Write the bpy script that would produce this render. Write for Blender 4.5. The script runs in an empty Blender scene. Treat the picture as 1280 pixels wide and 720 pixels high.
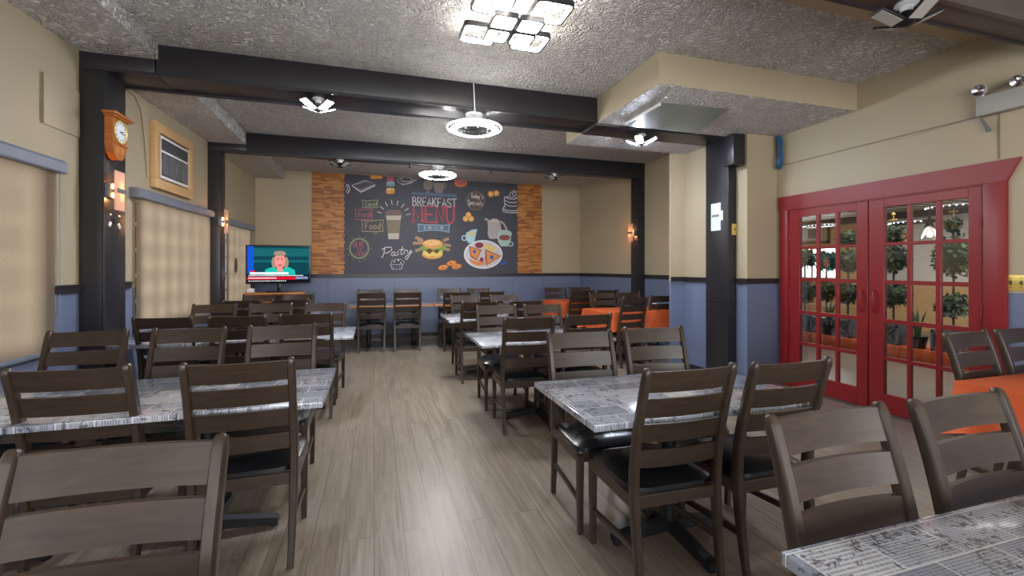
import bpy, bmesh, math, random
from mathutils import Vector, Matrix
random.seed(7)
PI = math.pi
S = bpy.context.scene
COL = S.collection

# ------------------------------------------------------------------ camera
CAM_H, F_PX, YAW, HORIZON = 1.4, 562.0, math.radians(17.05), 333.4
cd = bpy.data.cameras.new('camera'); cam = bpy.data.objects.new('camera', cd); COL.objects.link(cam)
cam.location = (0, 0, CAM_H); cam.rotation_euler = (PI/2, 0, -YAW)
cd.sensor_width = 36; cd.lens = F_PX/1280*36; cd.shift_y = -(360-HORIZON)/1280; cd.clip_start = .02
S.camera = cam
# ------------------------------------------------------------------ world, exposure
W = bpy.data.worlds.new('world'); S.world = W; W.use_nodes = True
bg = W.node_tree.nodes['Background']; bg.inputs[0].default_value = (.93, .96, 1, 1); bg.inputs[1].default_value = 2.7
S.view_settings.view_transform = 'Standard'; S.view_settings.look = 'None'
S.view_settings.exposure = 0.42; S.view_settings.gamma = 1; S.view_settings.use_curve_mapping = False
S.cycles.max_bounces = 8; S.cycles.diffuse_bounces = 5; S.cycles.glossy_bounces = 4
S.cycles.transparent_max_bounces = 12; S.cycles.transmission_bounces = 6
S.cycles.sample_clamp_indirect = 6; S.cycles.caustics_reflective = False; S.cycles.caustics_refractive = False
S.cycles.use_denoising = True

def lamp(name, kind, loc, energy, color=(1,1,1), size=.3, sizey=None, rot=(0,0,0), spread=None):
    l = bpy.data.lights.new(name, kind); o = bpy.data.objects.new(name, l); COL.objects.link(o)
    o.location = loc; o.rotation_euler = rot; l.energy = energy; l.color = color
    if kind == 'AREA':
        l.size = size
        if sizey: l.shape = 'RECTANGLE'; l.size_y = sizey
        if spread: l.spread = spread
    elif kind in ('POINT', 'SPOT'): l.shadow_soft_size = size
    return o
# area light added behind the camera to fill the room, tilted at the ceiling
lamp('front_fill_light', 'AREA', (1.2, -2.9, 1.75), 165, (1, .985, .97), 5.6, 2.2, (PI/2+.35, 0, 0))
WARM = (1, .93, .84)

# ------------------------------------------------------------------ materials
def lin(c):
    f = lambda v: v/12.92 if v <= .04045 else ((v+.055)/1.055)**2.4
    return tuple(f(v/255) for v in c)+(1,)
class NT:
    def __init__(s, name, rough=.5, spec=.5, metal=0):
        s.m = bpy.data.materials.new(name); s.m.use_nodes = True
        s.t = s.m.node_tree; s.b = s.t.nodes['Principled BSDF']; s.out = s.t.nodes['Material Output']
        s.b.inputs['Roughness'].default_value = rough; s.b.inputs['Metallic'].default_value = metal
        s.b.inputs['Specular IOR Level'].default_value = spec
    def n(s, t, **k):
        o = s.t.nodes.new('ShaderNode'+t)
        for a, b in k.items():
            if a.startswith('i_'):
                key = a[2:].replace('_', ' ')
                o.inputs[int(key) if key.isdigit() else key].default_value = b
            else: setattr(o, a, b)
        return o
    def l(s, a, b): s.t.links.new(a, b)
    def coord(s, scale=(1,1,1), rot=(0,0,0), kind='Object', loc=(0,0,0)):
        c = s.n('TexCoord'); m = s.n('Mapping'); m.inputs['Scale'].default_value = scale
        m.inputs['Rotation'].default_value = rot; m.inputs['Location'].default_value = loc
        s.l(c.outputs[kind], m.inputs[0]); return m.outputs[0]
    def noise(s, vec, scale=5, detail=3, dist=0, rough=.5):
        o = s.n('TexNoise'); o.inputs['Scale'].default_value = scale; o.inputs['Detail'].default_value = detail
        o.inputs['Distortion'].default_value = dist; o.inputs['Roughness'].default_value = rough
        s.l(vec, o.inputs['Vector']); return o.outputs['Fac']
    def ramp(s, fac, stops, interp='LINEAR'):
        r = s.n('ValToRGB'); r.color_ramp.interpolation = interp
        e = r.color_ramp.elements
        while len(e) < len(stops): e.new(.5)
        for x, (p, c) in zip(e, stops): x.position = p; x.color = c
        s.l(fac, r.inputs[0]); return r.outputs[0]
    def math(s, op, a, b=None, c=None):
        o = s.n('Math', operation=op)
        for i, v in enumerate((a, b, c)):
            if v is None: continue
            if hasattr(v, 'links'): s.l(v, o.inputs[i])
            else: o.inputs[i].default_value = v
        return o.outputs[0]
    def mix(s, fac, a, b, mode='MIX'):
        o = s.n('Mix', data_type='RGBA', blend_type=mode)
        for i, v in ((0, fac), (6, a), (7, b)):
            if hasattr(v, 'links'): s.l(v, o.inputs[i])
            else: o.inputs[i].default_value = v
        return o.outputs[2]
    def bump(s, h, strength=.3, dist=.01):
        b = s.n('Bump'); b.inputs['Strength'].default_value = strength; b.inputs['Distance'].default_value = dist
        s.l(h, b.inputs['Height']); s.l(b.outputs[0], s.b.inputs['Normal'])
    def col(s, c):
        if hasattr(c, 'links'): s.l(c, s.b.inputs['Base Color'])
        else: s.b.inputs['Base Color'].default_value = c
        return s
def plain(name, rgb, rough=.5, var=.06, scale=8, metal=0, spec=.5, bump=0):
    k = NT(name, rough, spec, metal); v = k.coord()
    n = k.noise(v, scale, 4); c = lin(rgb)
    lo = tuple(x*(1-var) for x in c[:3])+(1,); hi = tuple(min(1, x*(1+var)) for x in c[:3])+(1,)
    k.col(k.ramp(n, [(.3, lo), (.7, hi)]))
    if bump: k.bump(k.noise(v, scale*12, 3), bump, .002)
    return k.m
def emit(name, rgb, strength):
    k = NT(name); k.t.nodes.remove(k.b); e = k.n('Emission'); e.inputs[0].default_value = lin(rgb); e.inputs[1].default_value = strength
    k.l(e.outputs[0], k.out.inputs[0]); return k.m
def wood(name, c1, c2, rough=.42, scale=(3, 30, 30), spec=.5, bump=.1):
    k = NT(name, rough, spec); v = k.coord(scale)
    n = k.noise(v, 1.6, 6, .8, .6); n2 = k.noise(k.coord((2, 2, 2)), 2.2, 3)
    c = k.ramp(n, [(.25, lin(c1)), (.75, lin(c2))])
    k.col(k.mix(n2, c, lin(tuple(x*.72 for x in c1)), 'MIX') if False else k.mix(k.math('MULTIPLY', n2, .5), c, lin(c1)))
    k.bump(n, bump, .002); return k.m
M = {}
M['beige'] = plain('wall_paint_beige', (166, 153, 128), .5, .03, 1.2, bump=.05)
M['seam'] = plain('panel_seam', (118, 103, 80), .6)
M['greybox'] = plain('aged_white_box', (158, 156, 148), .5)
M['blue'] = plain('wainscot_paint_blue', (102, 112, 138), .42, .04, 1.5)
M['blue_seam'] = plain('wainscot_seam', (84, 90, 118), .6)
M['black'] = plain('frame_paint_black', (36, 34, 38), .36, .12, 3, bump=.05)
M['rail'] = plain('chair_rail_black', (38, 34, 38), .35)
M['brown_beam'] = plain('beam_brown', (78, 68, 60), .4, .1, 3)
M['red'] = plain('door_red', (126, 24, 28), .4, .05, 2)
M['white'] = plain('white_plastic', (225, 226, 228), .4)
M['grey'] = plain('grey_metal', (120, 122, 126), .35, metal=.4)
M['chrome'] = plain('chrome', (200, 200, 205), .2, metal=1)
M['iron'] = plain('cast_iron_black', (30, 30, 34), .4, .15, 6)
M['blackplastic'] = plain('black_plastic', (24, 24, 27), .3)
M['valance'] = plain('valance_grey_blue', (114, 120, 134), .45)
M['orange'] = plain('orange_cloth', (190, 84, 40), .55, .08, 2)
M['paper'] = plain('paper', (206, 212, 226), .6)
M['brass'] = plain('brass_plate', (214, 186, 96), .35, metal=.3)
M['greenpanel'] = plain('grey_green_board', (132, 140, 132), .45, .05, 2)
M['bluecable'] = plain('blue_cable', (28, 84, 128), .4)
M['pine'] = wood('pine_frame', (188, 148, 100), (214, 178, 128), .5)
M['oakclock'] = wood('clock_oak', (150, 84, 34), (188, 112, 52), .35)
M['edgewood'] = wood('table_edge_wood', (176, 108, 56), (206, 140, 80), .35)
M['laminate'] = plain('grey_laminate', (120, 118, 122), .15)
M['chairwood'] = wood('chair_dark_wood', (42, 34, 28), (72, 58, 47), .33, (26, 26, 3), .5)
M['slatwood'] = wood('chair_slat_wood', (42, 33, 26), (70, 55, 43), .33, (3, 26, 26), .5)
M['green1'] = plain('leaf_dark', (38, 56, 36), .5, .3, 30)
M['green2'] = plain('leaf_bright', (72, 106, 58), .45, .25, 20)
M['greywood'] = plain('grey_planter', (72, 82, 94), .5)
M['soil'] = plain('soil', (40, 32, 26), .9)
M['whitewall'] = plain('sunroom_white', (206, 206, 200), .6, .03)
M['tanwall'] = plain('sunroom_tan', (200, 166, 118), .6, .03)
k = NT('seat_black_vinyl', .24, .6); v = k.coord(); k.col(lin((22, 23, 27))); k.bump(k.noise(v, 90, 3), .12, .002); M['vinyl'] = k.m
# stamped plaster ceiling
def ceiling_mat():
    k = NT('ceiling_stomped_plaster', .5, .4); v = k.coord((1, 1, 1))
    n1 = k.noise(v, 5.5, 2.5, 3.6, .55)
    r = k.math('ABSOLUTE', k.math('SUBTRACT', n1, .5)); r = k.math('SUBTRACT', 1, k.math('MULTIPLY', r, 9))
    n2 = k.noise(v, 13, 2.2, 3.0)
    h = k.math('ADD', k.math('MAXIMUM', r, 0), k.math('MULTIPLY', n2, 1.1))
    k.bump(h, 1.0, .05)
    k.col(k.ramp(n2, [(.35, lin((218, 213, 206))), (.65, lin((248, 245, 241)))])); return k.m
M['ceil'] = ceiling_mat()
def floor_mat():
    k = NT('vinyl_plank_floor', .33, .5); c = k.n('TexCoord')
    mp = k.n('Mapping'); mp.inputs['Rotation'].default_value = (0, 0, PI/2); k.l(c.outputs['Object'], mp.inputs[0])
    br = k.n('TexBrick', offset=.37, i_Scale=1.0); br.inputs['Mortar Size'].default_value = .0016; br.inputs['Brick Width'].default_value = 1.22
    br.inputs['Row Height'].default_value = .15; br.inputs['Bias'].default_value = 0
    br.inputs['Color1'].default_value = (0, 0, 0, 1); br.inputs['Color2'].default_value = (1, 1, 1, 1); br.inputs['Mortar'].default_value = (.5, .5, .5, 1)
    br.inputs['Mortar Smooth'].default_value = 0
    k.l(mp.outputs[0], br.inputs['Vector'])
    tone = k.n('SeparateColor'); k.l(br.outputs['Color'], tone.inputs[0]); t = tone.outputs[0]
    sh = k.n('VectorMath', operation='ADD'); cm = k.n('CombineXYZ'); k.l(k.math('MULTIPLY', t, 37), cm.inputs[0]); k.l(k.math('MULTIPLY', t, 11), cm.inputs[1])
    k.l(c.outputs['Object'], sh.inputs[0]); k.l(cm.outputs[0], sh.inputs[1])
    m2 = k.n('Mapping'); m2.inputs['Scale'].default_value = (16, .8, 1); k.l(sh.outputs[0], m2.inputs[0])
    g = k.noise(m2.outputs[0], 1.5, 7, 1.2, .62)
    m3 = k.n('Mapping'); m3.inputs['Scale'].default_value = (70, 2.5, 1); k.l(sh.outputs[0], m3.inputs[0])
    g2 = k.noise(m3.outputs[0], 1.2, 4, .3)
    col = k.ramp(g, [(.3, lin((96, 84, 73))), (.45, lin((126, 114, 100))), (.55, lin((138, 126, 111))), (.7, lin((156, 144, 128)))])
    col = k.mix(k.math('MULTIPLY', g2, .45), col, lin((98, 88, 77)))
    col = k.mix(k.math('MULTIPLY', t, .4), col, lin((120, 108, 96)))
    col = k.mix(br.outputs['Fac'], col, lin((80, 70, 60)))
    k.col(col); k.bump(g2, .08, .002)
    k.l(k.math('ADD', k.math('MULTIPLY', g, .15), .27), k.b.inputs['Roughness']); return k.m
M['floor'] = floor_mat()
def print_mat():
    # resin table top over a collage of old newspaper cuttings
    k = NT('newspaper_collage_top', .16, .5); c = k.n('TexCoord'); oi = k.n('ObjectInfo')
    off = k.n('CombineXYZ'); k.l(k.math('MULTIPLY', oi.outputs['Random'], 9), off.inputs[0]); k.l(k.math('MULTIPLY', oi.outputs['Random'], 5), off.inputs[1])
    add = k.n('VectorMath', operation='ADD'); k.l(c.outputs['Object'], add.inputs[0]); k.l(off.outputs[0], add.inputs[1]); P = add.outputs[0]
    # cuttings: voronoi with straight cells
    br = k.n('TexBrick', offset=.43, offset_frequency=2, squash=.7, squash_frequency=3, i_Scale=1.0)
    for nm, vv in (('Mortar Size', .0018), ('Mortar Smooth', 0), ('Brick Width', .19), ('Row Height', .115), ('Bias', 0)): br.inputs[nm].default_value = vv
    br.inputs['Color1'].default_value = (0, 0, 0, 1); br.inputs['Color2'].default_value = (1, 1, 1, 1); br.inputs['Mortar'].default_value = (.5, .5, .5, 1)
    k.l(P, br.inputs['Vector']); bc = k.n('SeparateColor'); k.l(br.outputs['Color'], bc.inputs[0])
    wn_ = k.n('TexWhiteNoise', noise_dimensions='1D'); k.l(k.math('MULTIPLY', bc.outputs[0], 91.7), wn_.inputs['W']); sc = k.n('SeparateColor'); k.l(wn_.outputs['Color'], sc.inputs[0])
    sx = k.n('SeparateXYZ'); k.l(P, sx.inputs[0])
    # choose text direction per cutting
    sel = k.math('GREATER_THAN', sc.outputs[0], .35)
    a = k.math('ADD', k.math('MULTIPLY', sx.outputs[1], sel), k.math('MULTIPLY', sx.outputs[0], k.math('SUBTRACT', 1, sel)))
    b = k.math('ADD', k.math('MULTIPLY', sx.outputs[0], sel), k.math('MULTIPLY', sx.outputs[1], k.math('SUBTRACT', 1, sel)))
    fr = k.math('ADD', 480, k.math('MULTIPLY', sc.outputs[1], 560))
    ln = k.math('GREATER_THAN', k.math('SINE', k.math('MULTIPLY', a, fr)), 0.0)
    cv = k.n('CombineXYZ'); k.l(k.math('MULTIPLY', b, 260), cv.inputs[0]); k.l(k.math('FLOOR', k.math('MULTIPLY', a, k.math('DIVIDE', fr, 2*PI))), cv.inputs[1])
    wn = k.noise(cv.outputs[0], 1, 1)
    word = k.math('MULTIPLY', ln, k.math('GREATER_THAN', wn, .47))
    # pictures and headlines
    pn = k.noise(P, 42, 4, 1.2, .65); big = k.noise(P, 10, 3, .8)
    pict = k.math('MULTIPLY', k.math('GREATER_THAN', pn, .54), k.math('GREATER_THAN', big, .52))
    head = k.math('MULTIPLY', k.math('GREATER_THAN', k.noise(cv.outputs[0], .22, 2), .62), k.math('GREATER_THAN', k.math('SINE', k.math('MULTIPLY', a, 95)), .3))
    paper = k.ramp(sc.outputs[2], [(0, lin((136, 141, 154))), (.5, lin((170, 174, 186))), (1, lin((198, 199, 205)))])
    col = k.mix(k.math('MULTIPLY', word, .55), paper, lin((60, 64, 76)))
    col = k.mix(k.math('MULTIPLY', pict, .72), col, lin((62, 62, 70)))
    col = k.mix(k.math('MULTIPLY', head, .75), col, lin((50, 50, 58)))
    col = k.mix(br.outputs['Fac'], col, lin((212, 213, 216)))
    k.col(col); k.b.inputs['Coat Weight'].default_value = .6; k.b.inputs['Coat Roughness'].default_value = .08; return k.m
M['print'] = print_mat()
def blind_mat():
    k = NT('woven_roller_fabric'); k.t.nodes.remove(k.b); v = k.coord((1, 60, 60), kind='Object')
    n = k.noise(v, 3, 4); c = k.ramp(n, [(.3, lin((128, 114, 98))), (.7, lin((158, 142, 124)))]); c2 = k.ramp(n, [(.3, lin((178, 156, 128))), (.7, lin((214, 192, 162)))])
    d = k.n('BsdfDiffuse'); t = k.n('BsdfTranslucent'); mx = k.n('MixShader'); mx.inputs[0].default_value = .55
    k.l(c, d.inputs[0]); k.l(c2, t.inputs[0]); k.l(d.outputs[0], mx.inputs[1]); k.l(t.outputs[0], mx.inputs[2]); k.l(mx.outputs[0], k.out.inputs[0]); return k.m
M['blind'] = blind_mat()
def glass_mat(name, tint=(1, 1, 1, 1), rough=0.0, base=.06):
    k = NT(name); k.t.nodes.remove(k.b); g = k.n('BsdfGlossy'); g.inputs['Roughness'].default_value = rough
    t = k.n('BsdfTransparent'); t.inputs[0].default_value = tint; f = k.n('Fresnel'); f.inputs[0].default_value = 1.5
    mx = k.n('MixShader'); k.l(k.math('ADD', f.outputs[0], base), mx.inputs[0]); k.l(t.outputs[0], mx.inputs[1]); k.l(g.outputs[0], mx.inputs[2]); k.l(mx.outputs[0], k.out.inputs[0]); return k.m
M['glass'] = glass_mat('clear_glass', base=.02)
def frosted():
    k = NT('frosted_sconce_glass'); k.t.nodes.remove(k.b); d = k.n('BsdfDiffuse'); t = k.n('BsdfTranslucent'); d.inputs[0].default_value = lin((230, 205, 195)); t.inputs[0].default_value = lin((255, 225, 200))
    mx = k.n('MixShader'); mx.inputs[0].default_value = .6; k.l(d.outputs[0], mx.inputs[1]); k.l(t.outputs[0], mx.inputs[2]); k.l(mx.outputs[0], k.out.inputs[0]); return k.m
M['frost'] = frosted()
M['led'] = emit('led_white', (226, 236, 255), 300)
M['led_ring'] = emit('led_ring_white', (250, 250, 248), 140)
M['chand'] = emit('chandelier_acrylic_light', (255, 247, 238), 40)
M['bulb'] = emit('warm_bulb', (255, 180, 104), 260)
M['pend'] = emit('pendant_bulb', (255, 206, 150), 18)
M['dots'] = emit('led_dots', (235, 245, 255), 2)

# ------------------------------------------------------------------ mesh helpers
class MB:
    def __init__(s): s.v = []; s.f = []; s.mi = []; s.mats = []; s.sm = []
    def slot(s, m):
        if m not in s.mats: s.mats.append(m)
        return s.mats.index(m)
    def add(s, vs, fs, m, smooth=False):
        b = len(s.v); s.v += [tuple(p) for p in vs]; i = s.slot(m)
        for f in fs: s.f.append(tuple(x+b for x in f)); s.mi.append(i); s.sm.append(smooth)
    def box(s, x0, x1, y0, y1, z0, z1, m, mat=None):
        vs = [Vector((x, y, z)) for z in (z0, z1) for y in (y0, y1) for x in (x0, x1)]
        if mat: vs = [mat @ p for p in vs]
        s.add(vs, [(0,2,3,1), (4,5,7,6), (0,1,5,4), (2,6,7,3), (0,4,6,2), (1,3,7,5)], m)
    def bbox(s, x0, x1, y0, y1, z0, z1, m, r=.004, seg=2, mat=None, smooth=True):
        bm = bmesh.new(); bmesh.ops.create_cube(bm, size=1)
        for v in bm.verts: v.co = Vector(((x0+x1)/2+v.co.x*(x1-x0), (y0+y1)/2+v.co.y*(y1-y0), (z0+z1)/2+v.co.z*(z1-z0)))
        bmesh.ops.bevel(bm, geom=bm.edges[:], offset=r, segments=seg, affect='EDGES', profile=.5)
        s.frombm(bm, m, mat, smooth)
    def frombm(s, bm, m, mat=None, smooth=True):
        bm.verts.index_update(); vs = [(mat @ v.co) if mat else v.co.copy() for v in bm.verts]
        s.add(vs, [[v.index for v in f.verts] for f in bm.faces], m, smooth); bm.free()
    def prism(s, pts, off, m, smooth=False):
        # pts: list of Vector outline, off: extrusion vector
        n = len(pts); off = Vector(off); a = [Vector(p) for p in pts]; b = [p+off for p in a]
        s.add(a+b, [tuple(range(n))[::-1], tuple(range(n, 2*n))], m)
        s.add(a+b, [(i, (i+1) % n, n+(i+1) % n, n+i) for i in range(n)], m, smooth)
    def tube(s, pts, r, m, seg=8, cap=True, closed=False):
        pts = [Vector(p) for p in pts]; n = len(pts); vs = []; rr = r if isinstance(r, (list, tuple)) else [r]*n
        up = None
        for i, p in enumerate(pts):
            if closed: t = pts[(i+1) % n]-pts[i-1]
            else: t = (pts[min(i+1, n-1)]-pts[max(i-1, 0)])
            t.normalize()
            if up is None: up = Vector((0, 0, 1)) if abs(t.z) < .9 else Vector((1, 0, 0))
            x = t.cross(up); x.normalize(); y = x.cross(t); up = y
            for j in range(seg): a = 2*PI*j/seg; vs.append(p+(x*math.cos(a)+y*math.sin(a))*rr[i])
        fs = [(i*seg+j, i*seg+(j+1) % seg, (i+1)*seg+(j+1) % seg, (i+1)*seg+j) for i in range(n-1) for j in range(seg)]
        if closed: fs += [((n-1)*seg+j, (n-1)*seg+(j+1) % seg, (j+1) % seg, j) for j in range(seg)]
        elif cap: fs += [tuple(range(seg))[::-1], tuple(range((n-1)*seg, n*seg))]
        s.add(vs, fs, m, True)
    def lathe(s, prof, m, c=(0, 0, 0), seg=32, mat=None, smooth=True):
        vs = []; c = Vector(c)
        for r, z in prof:
            for j in range(seg):
                a = 2*PI*j/seg; p = Vector((r*math.cos(a), r*math.sin(a), z)); vs.append(((mat @ p) if mat else p)+c)
        n = len(prof)
        fs = [(i*seg+j, i*seg+(j+1) % seg, (i+1)*seg+(j+1) % seg, (i+1)*seg+j) for i in range(n-1) for j in range(seg)]
        s.add(vs, fs, m, smooth)
    def build(s, name, parent=None, loc=None):
        me = bpy.data.meshes.new(name); me.from_pydata(s.v, [], s.f)
        for m in s.mats: me.materials.append(m)
        for p, i, sm in zip(me.polygons, s.mi, s.sm): p.material_index = i; p.use_smooth = sm
        me.validate(); me.update()
        if any(s.sm):
            try: me.set_sharp_from_angle(angle=math.radians(42))
            except Exception: pass
        o = bpy.data.objects.new(name, me); COL.objects.link(o)
        if loc: o.location = loc
        if parent: o.parent = parent
        return o
def empty(name, loc=(0,0,0), rz=0):
    o = bpy.data.objects.new(name, None); COL.objects.link(o); o.location = loc; o.rotation_euler = (0, 0, rz); o.empty_display_size = .1; return o
def tag(o, label, cat, group=None):
    o['label'] = label; o['category'] = cat
    if group: o['group'] = group
    return o
def struct(mb, name, label=None):
    o = mb.build(name); o['kind'] = 'structure'; o['label'] = label or name.replace('_', ' '); o['category'] = 'structure' if not label else label.split()[-1]
    return o
def setkind(o, cat): o['kind'] = 'structure'; o['category'] = cat; return o
def copy_tree(o, parent=None):
    c = o.copy(); COL.objects.link(c)
    if parent: c.parent = parent
    for ch in list(o.children): copy_tree(ch, c)
    return c
def wall_run(mb, p0, p1, nrm, th, z0, z1, openings, zones):
    """boxes along p0->p1 (xy); nrm = outward direction; openings (s0,s1,z0,z1) ; zones list (z0,z1,material)"""
    p0 = Vector((*p0, 0)); p1 = Vector((*p1, 0)); d = (p1-p0); L = d.length; d.normalize(); n = Vector((*nrm, 0))*th
    ss = sorted({0, L, *[x for o in openings for x in o[:2]]}); zz = sorted({z0, z1, *[x for o in openings for x in o[2:]], *[x for q in zones for x in q[:2]]})
    zz = [z for z in zz if z0 <= z <= z1]
    for a, b in zip(ss, ss[1:]):
        for c, e in zip(zz, zz[1:]):
            ms, mz = (a+b)/2, (c+e)/2
            if any(o[0] < ms < o[1] and o[2] < mz < o[3] for o in openings): continue
            m = next(q[2] for q in zones if q[0] <= mz <= q[1])
            q0 = p0+d*a; q1 = p0+d*b
            vs = [q0+Vector((0,0,c)), q1+Vector((0,0,c)), q1+n+Vector((0,0,c)), q0+n+Vector((0,0,c)), q0+Vector((0,0,e)), q1+Vector((0,0,e)), q1+n+Vector((0,0,e)), q0+n+Vector((0,0,e))]
            mb.add(vs, [(0,3,2,1), (4,5,6,7), (0,1,5,4), (1,2,6,5), (2,3,7,6), (3,0,4,7)], m)

# ------------------------------------------------------------------ structure
RAIL0, RAIL1 = 1.198, 1.26
CEIL = 3.24
def XL(y): return -2.24+.036*(y-4.42)
ZL = [(0, 1.2, M['blue']), (1.2, 4, M['beige'])]
YB = 9.2     # back wall
# floor
f = MB(); f.box(-3.2, 11.8, -3.4, 10.6, -.1, 0, M['floor']); struct(f, 'floor', 'grey brown wood plank vinyl floor')
# left wall with three window openings
w = MB(); y0, y1 = -3.2, YB+.12
ls = lambda y: (y-y0)*math.hypot(1, .036)
WIN = [(2.55, 3.985, .80, 2.1), (5.235, 6.995, .80, 2.08), (7.66, 8.78, .80, 2.05)]
wall_run(w, (XL(y0), y0), (XL(y1), y1), (-1, 0), .2, 0, 3.4, [(ls(a), ls(b), c, d) for a, b, c, d in WIN]+[(ls(-1.2), ls(1.2), .8, 2.1)], ZL)
struct(w, 'wall_left', 'beige left wall over blue wainscot')
# back wall
w = MB(); wall_run(w, (-2.4, YB), (4.9, YB), (0, 1), .15, 0, 3.4, [], ZL)
for x in (-.838, .384, 1.614, 2.839, 3.535): w.box(x-.004, x+.004, YB-.003, YB, .08, 1.2, M['blue_seam'])
struct(w, 'wall_back', 'beige back wall over blue wainscot')
# right wall front part with the double door opening
w = MB(); DY0, DY1, DZ = 2.319, 4.09, 2.06
wall_run(w, (4.65, -3.2), (4.65, 4.25), (1, 0), .12, 0, 3.4, [(DY0+3.2, DY1+3.2, 0, DZ)], ZL)
w.box(4.645, 4.651, 2.229, 2.237, 2.24, 2.6, M['seam']); w.box(4.642, 4.651, -1, 4.25, 2.603, 2.610, M['seam'])
struct(w, 'wall_right', 'beige right wall beside the red doors')
# stub facing the camera, right of the big black column
w = MB(); wall_run(w, (4.2, 4.25), (4.65+.12, 4.25), (0, 1), .55, 0, 3.0, [], ZL); struct(w, 'wall_stub', 'short beige wall between column and red doors')
# bump in the middle bay
w = MB(); wall_run(w, (4.13, 4.8), (4.13, 5.27), (1, 0), .6, 0, 3.3, [], ZL); wall_run(w, (3.9, 5.27), (4.7, 5.27), (0, 1), .035, 0, 3.3, [], ZL); struct(w, 'wall_pier', 'beige pier in the middle bay over blue wainscot')
# right wall rear
w = MB(); wall_run(w, (4.66, 5.4), (4.63, 7.1), (1, 0), .12, 0, 3.4, [], ZL); wall_run(w, (4.63, 7.1), (4.41, YB+.1), (1, 0), .12, 0, 3.4, [], ZL)
struct(w, 'wall_right_rear', 'beige rear right wall over blue wainscot')
# wall behind the camera with an unseen window added to admit light
w = MB(); wall_run(w, (-2.7, -3.1), (4.8, -3.1), (0, -1), .15, 0, 3.4, [(1.0, 6.8, .55, 2.95)], ZL); struct(w, 'wall_front', 'front wall behind the viewer')
w = MB(); 
for x in (-1.7, -.25, 1.2, 2.65, 4.1): w.box(x-.03, x+.03, -3.16, -3.1, .55, 2.95, M['white'])
w.box(-1.7, 4.1, -3.16, -3.1, .55, .6, M['white']); w.box(-1.7, 4.1, -3.16, -3.1, 2.9, 2.95, M['white'])
struct(w, 'window_4', 'added unseen front window frames')
# ceilings, per bay, with the lower strip along the left wall
c = MB()
c.box(-3, 4.9, -3.3, 4.5, CEIL, 3.5, M['ceil'])
c.box(XL(0)-.3, -1.71, -3.3, 4.42, 3.115, CEIL+.01, M['ceil'])
struct(c, 'ceiling', 'front bay of the stomped plaster ceiling')
c = MB(); c.box(-3, 4.9, 4.5, 7.1, 3.25, 3.5, M['ceil']); c.box(-2.6, -1.69, 4.8, 7.0, 3.085, 3.26, M['ceil']); struct(c, 'ceiling', 'middle bay of the stomped plaster ceiling')
c = MB(); c.box(-3, 4.9, 7.1, 9.4, 3.185, 3.5, M['ceil']); c.box(-2.6, -1.6, 7.2, 9.3, 3.02, 3.2, M['ceil']); struct(c, 'ceiling', 'rear bay of the stomped plaster ceiling')
def soffit(name, x0, x1, y0, y1, z0, z1, label):
    c = MB(); c.box(x0, x1, y0, y1, z0, z1, M['beige']); c.box(x0+.003, x1-.003, y0+.003, y1-.003, z0-.004, z0+.001, M['ceil']); struct(c, name, label)
soffit('ceiling', 2.33, 4.66, 3.31, 4.43, 2.972, 3.26, 'boxed beige soffit above the red doors')
soffit('ceiling', 2.34, 4.66, 4.79, 5.27, 2.965, 3.26, 'boxed soffit in the middle bay')
# black portal frames
def tidy(mb, *b): mb.bbox(*b, M['black'], .006, 2)
t = MB(); tidy(t, XL(4.42)-.02, -1.72, 4.42, 4.80, 2.99, 3.125); tidy(t, -1.74, 2.335, 4.42, 4.80, 2.99, 3.245); tidy(t, 2.32, 4.24, 4.435, 4.80, 2.95, 3.0)
t.box(-2.2, 4.23, 4.405, 4.425, 2.975, 3.0, M['black']); t.box(-2.2, 4.2, 4.79, 4.83, 2.975, 3.0, M['black'])
struct(t, 'trim_1', 'black front ceiling beam')
t = MB(); tidy(t, XL(4.42)-.03, -2.077, 4.42, 4.75, 0, 3.0); t.bbox(-2.085, -2.07, 4.405, 4.43, 0, 2.98, M['black'], .003); struct(t, 'trim_2', 'left column of the front black frame')
t = MB(); tidy(t, 4.08, 4.235, 4.42, 4.80, 0, 2.96); t.bbox(4.072, 4.09, 4.408, 4.43, 0, 2.95, M['black'], .003); t.box(4.07, 4.24, 4.41, 4.78, .97, .985, M['black']); tidy(t, 4.02, 4.19, 4.27, 4.42, 2.6, 2.965); struct(t, 'trim_3', 'right column of the front black frame')
t = MB(); tidy(t, XL(7)-.02, -1.68, 7.0, 7.2, 2.985, 3.09); tidy(t, -1.69, 4.64, 7.0, 7.2, 2.985, 3.255); t.box(-2.1, 4.6, 6.985, 7.005, 2.97, 3.0, M['black']); struct(t, 'trim_4', 'black rear ceiling beam')
t = MB(); tidy(t, XL(7)-.03, -2.0, 7.0, 7.22, 0, 3.0); struct(t, 'trim_5', 'left column of the rear black frame')
t = MB(); tidy(t, 4.487, 4.64, 7.0, 7.22, 0, 3.0); struct(t, 'trim_6', 'right column of the rear black frame')
t = MB(); t.box(2.0, 4.65, 1.79, 1.96, 2.97, 3.25, M['brown_beam']); t.box(-2.4, 2.0, 1.79, 1.96, 3.2, 3.25, M['brown_beam']); t.box(1.95, 4.65, 1.765, 1.80, 2.955, 2.985, M['brown_beam']); t.box(1.95, 4.65, 1.955, 1.975, 2.955, 2.985, M['rail']); t.box(1.9, 4.65, 1.96, 2.42, 3.225, 3.245, M['beige'])
struct(t, 'trim_7', 'dark brown ceiling beam at the top right')
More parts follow.
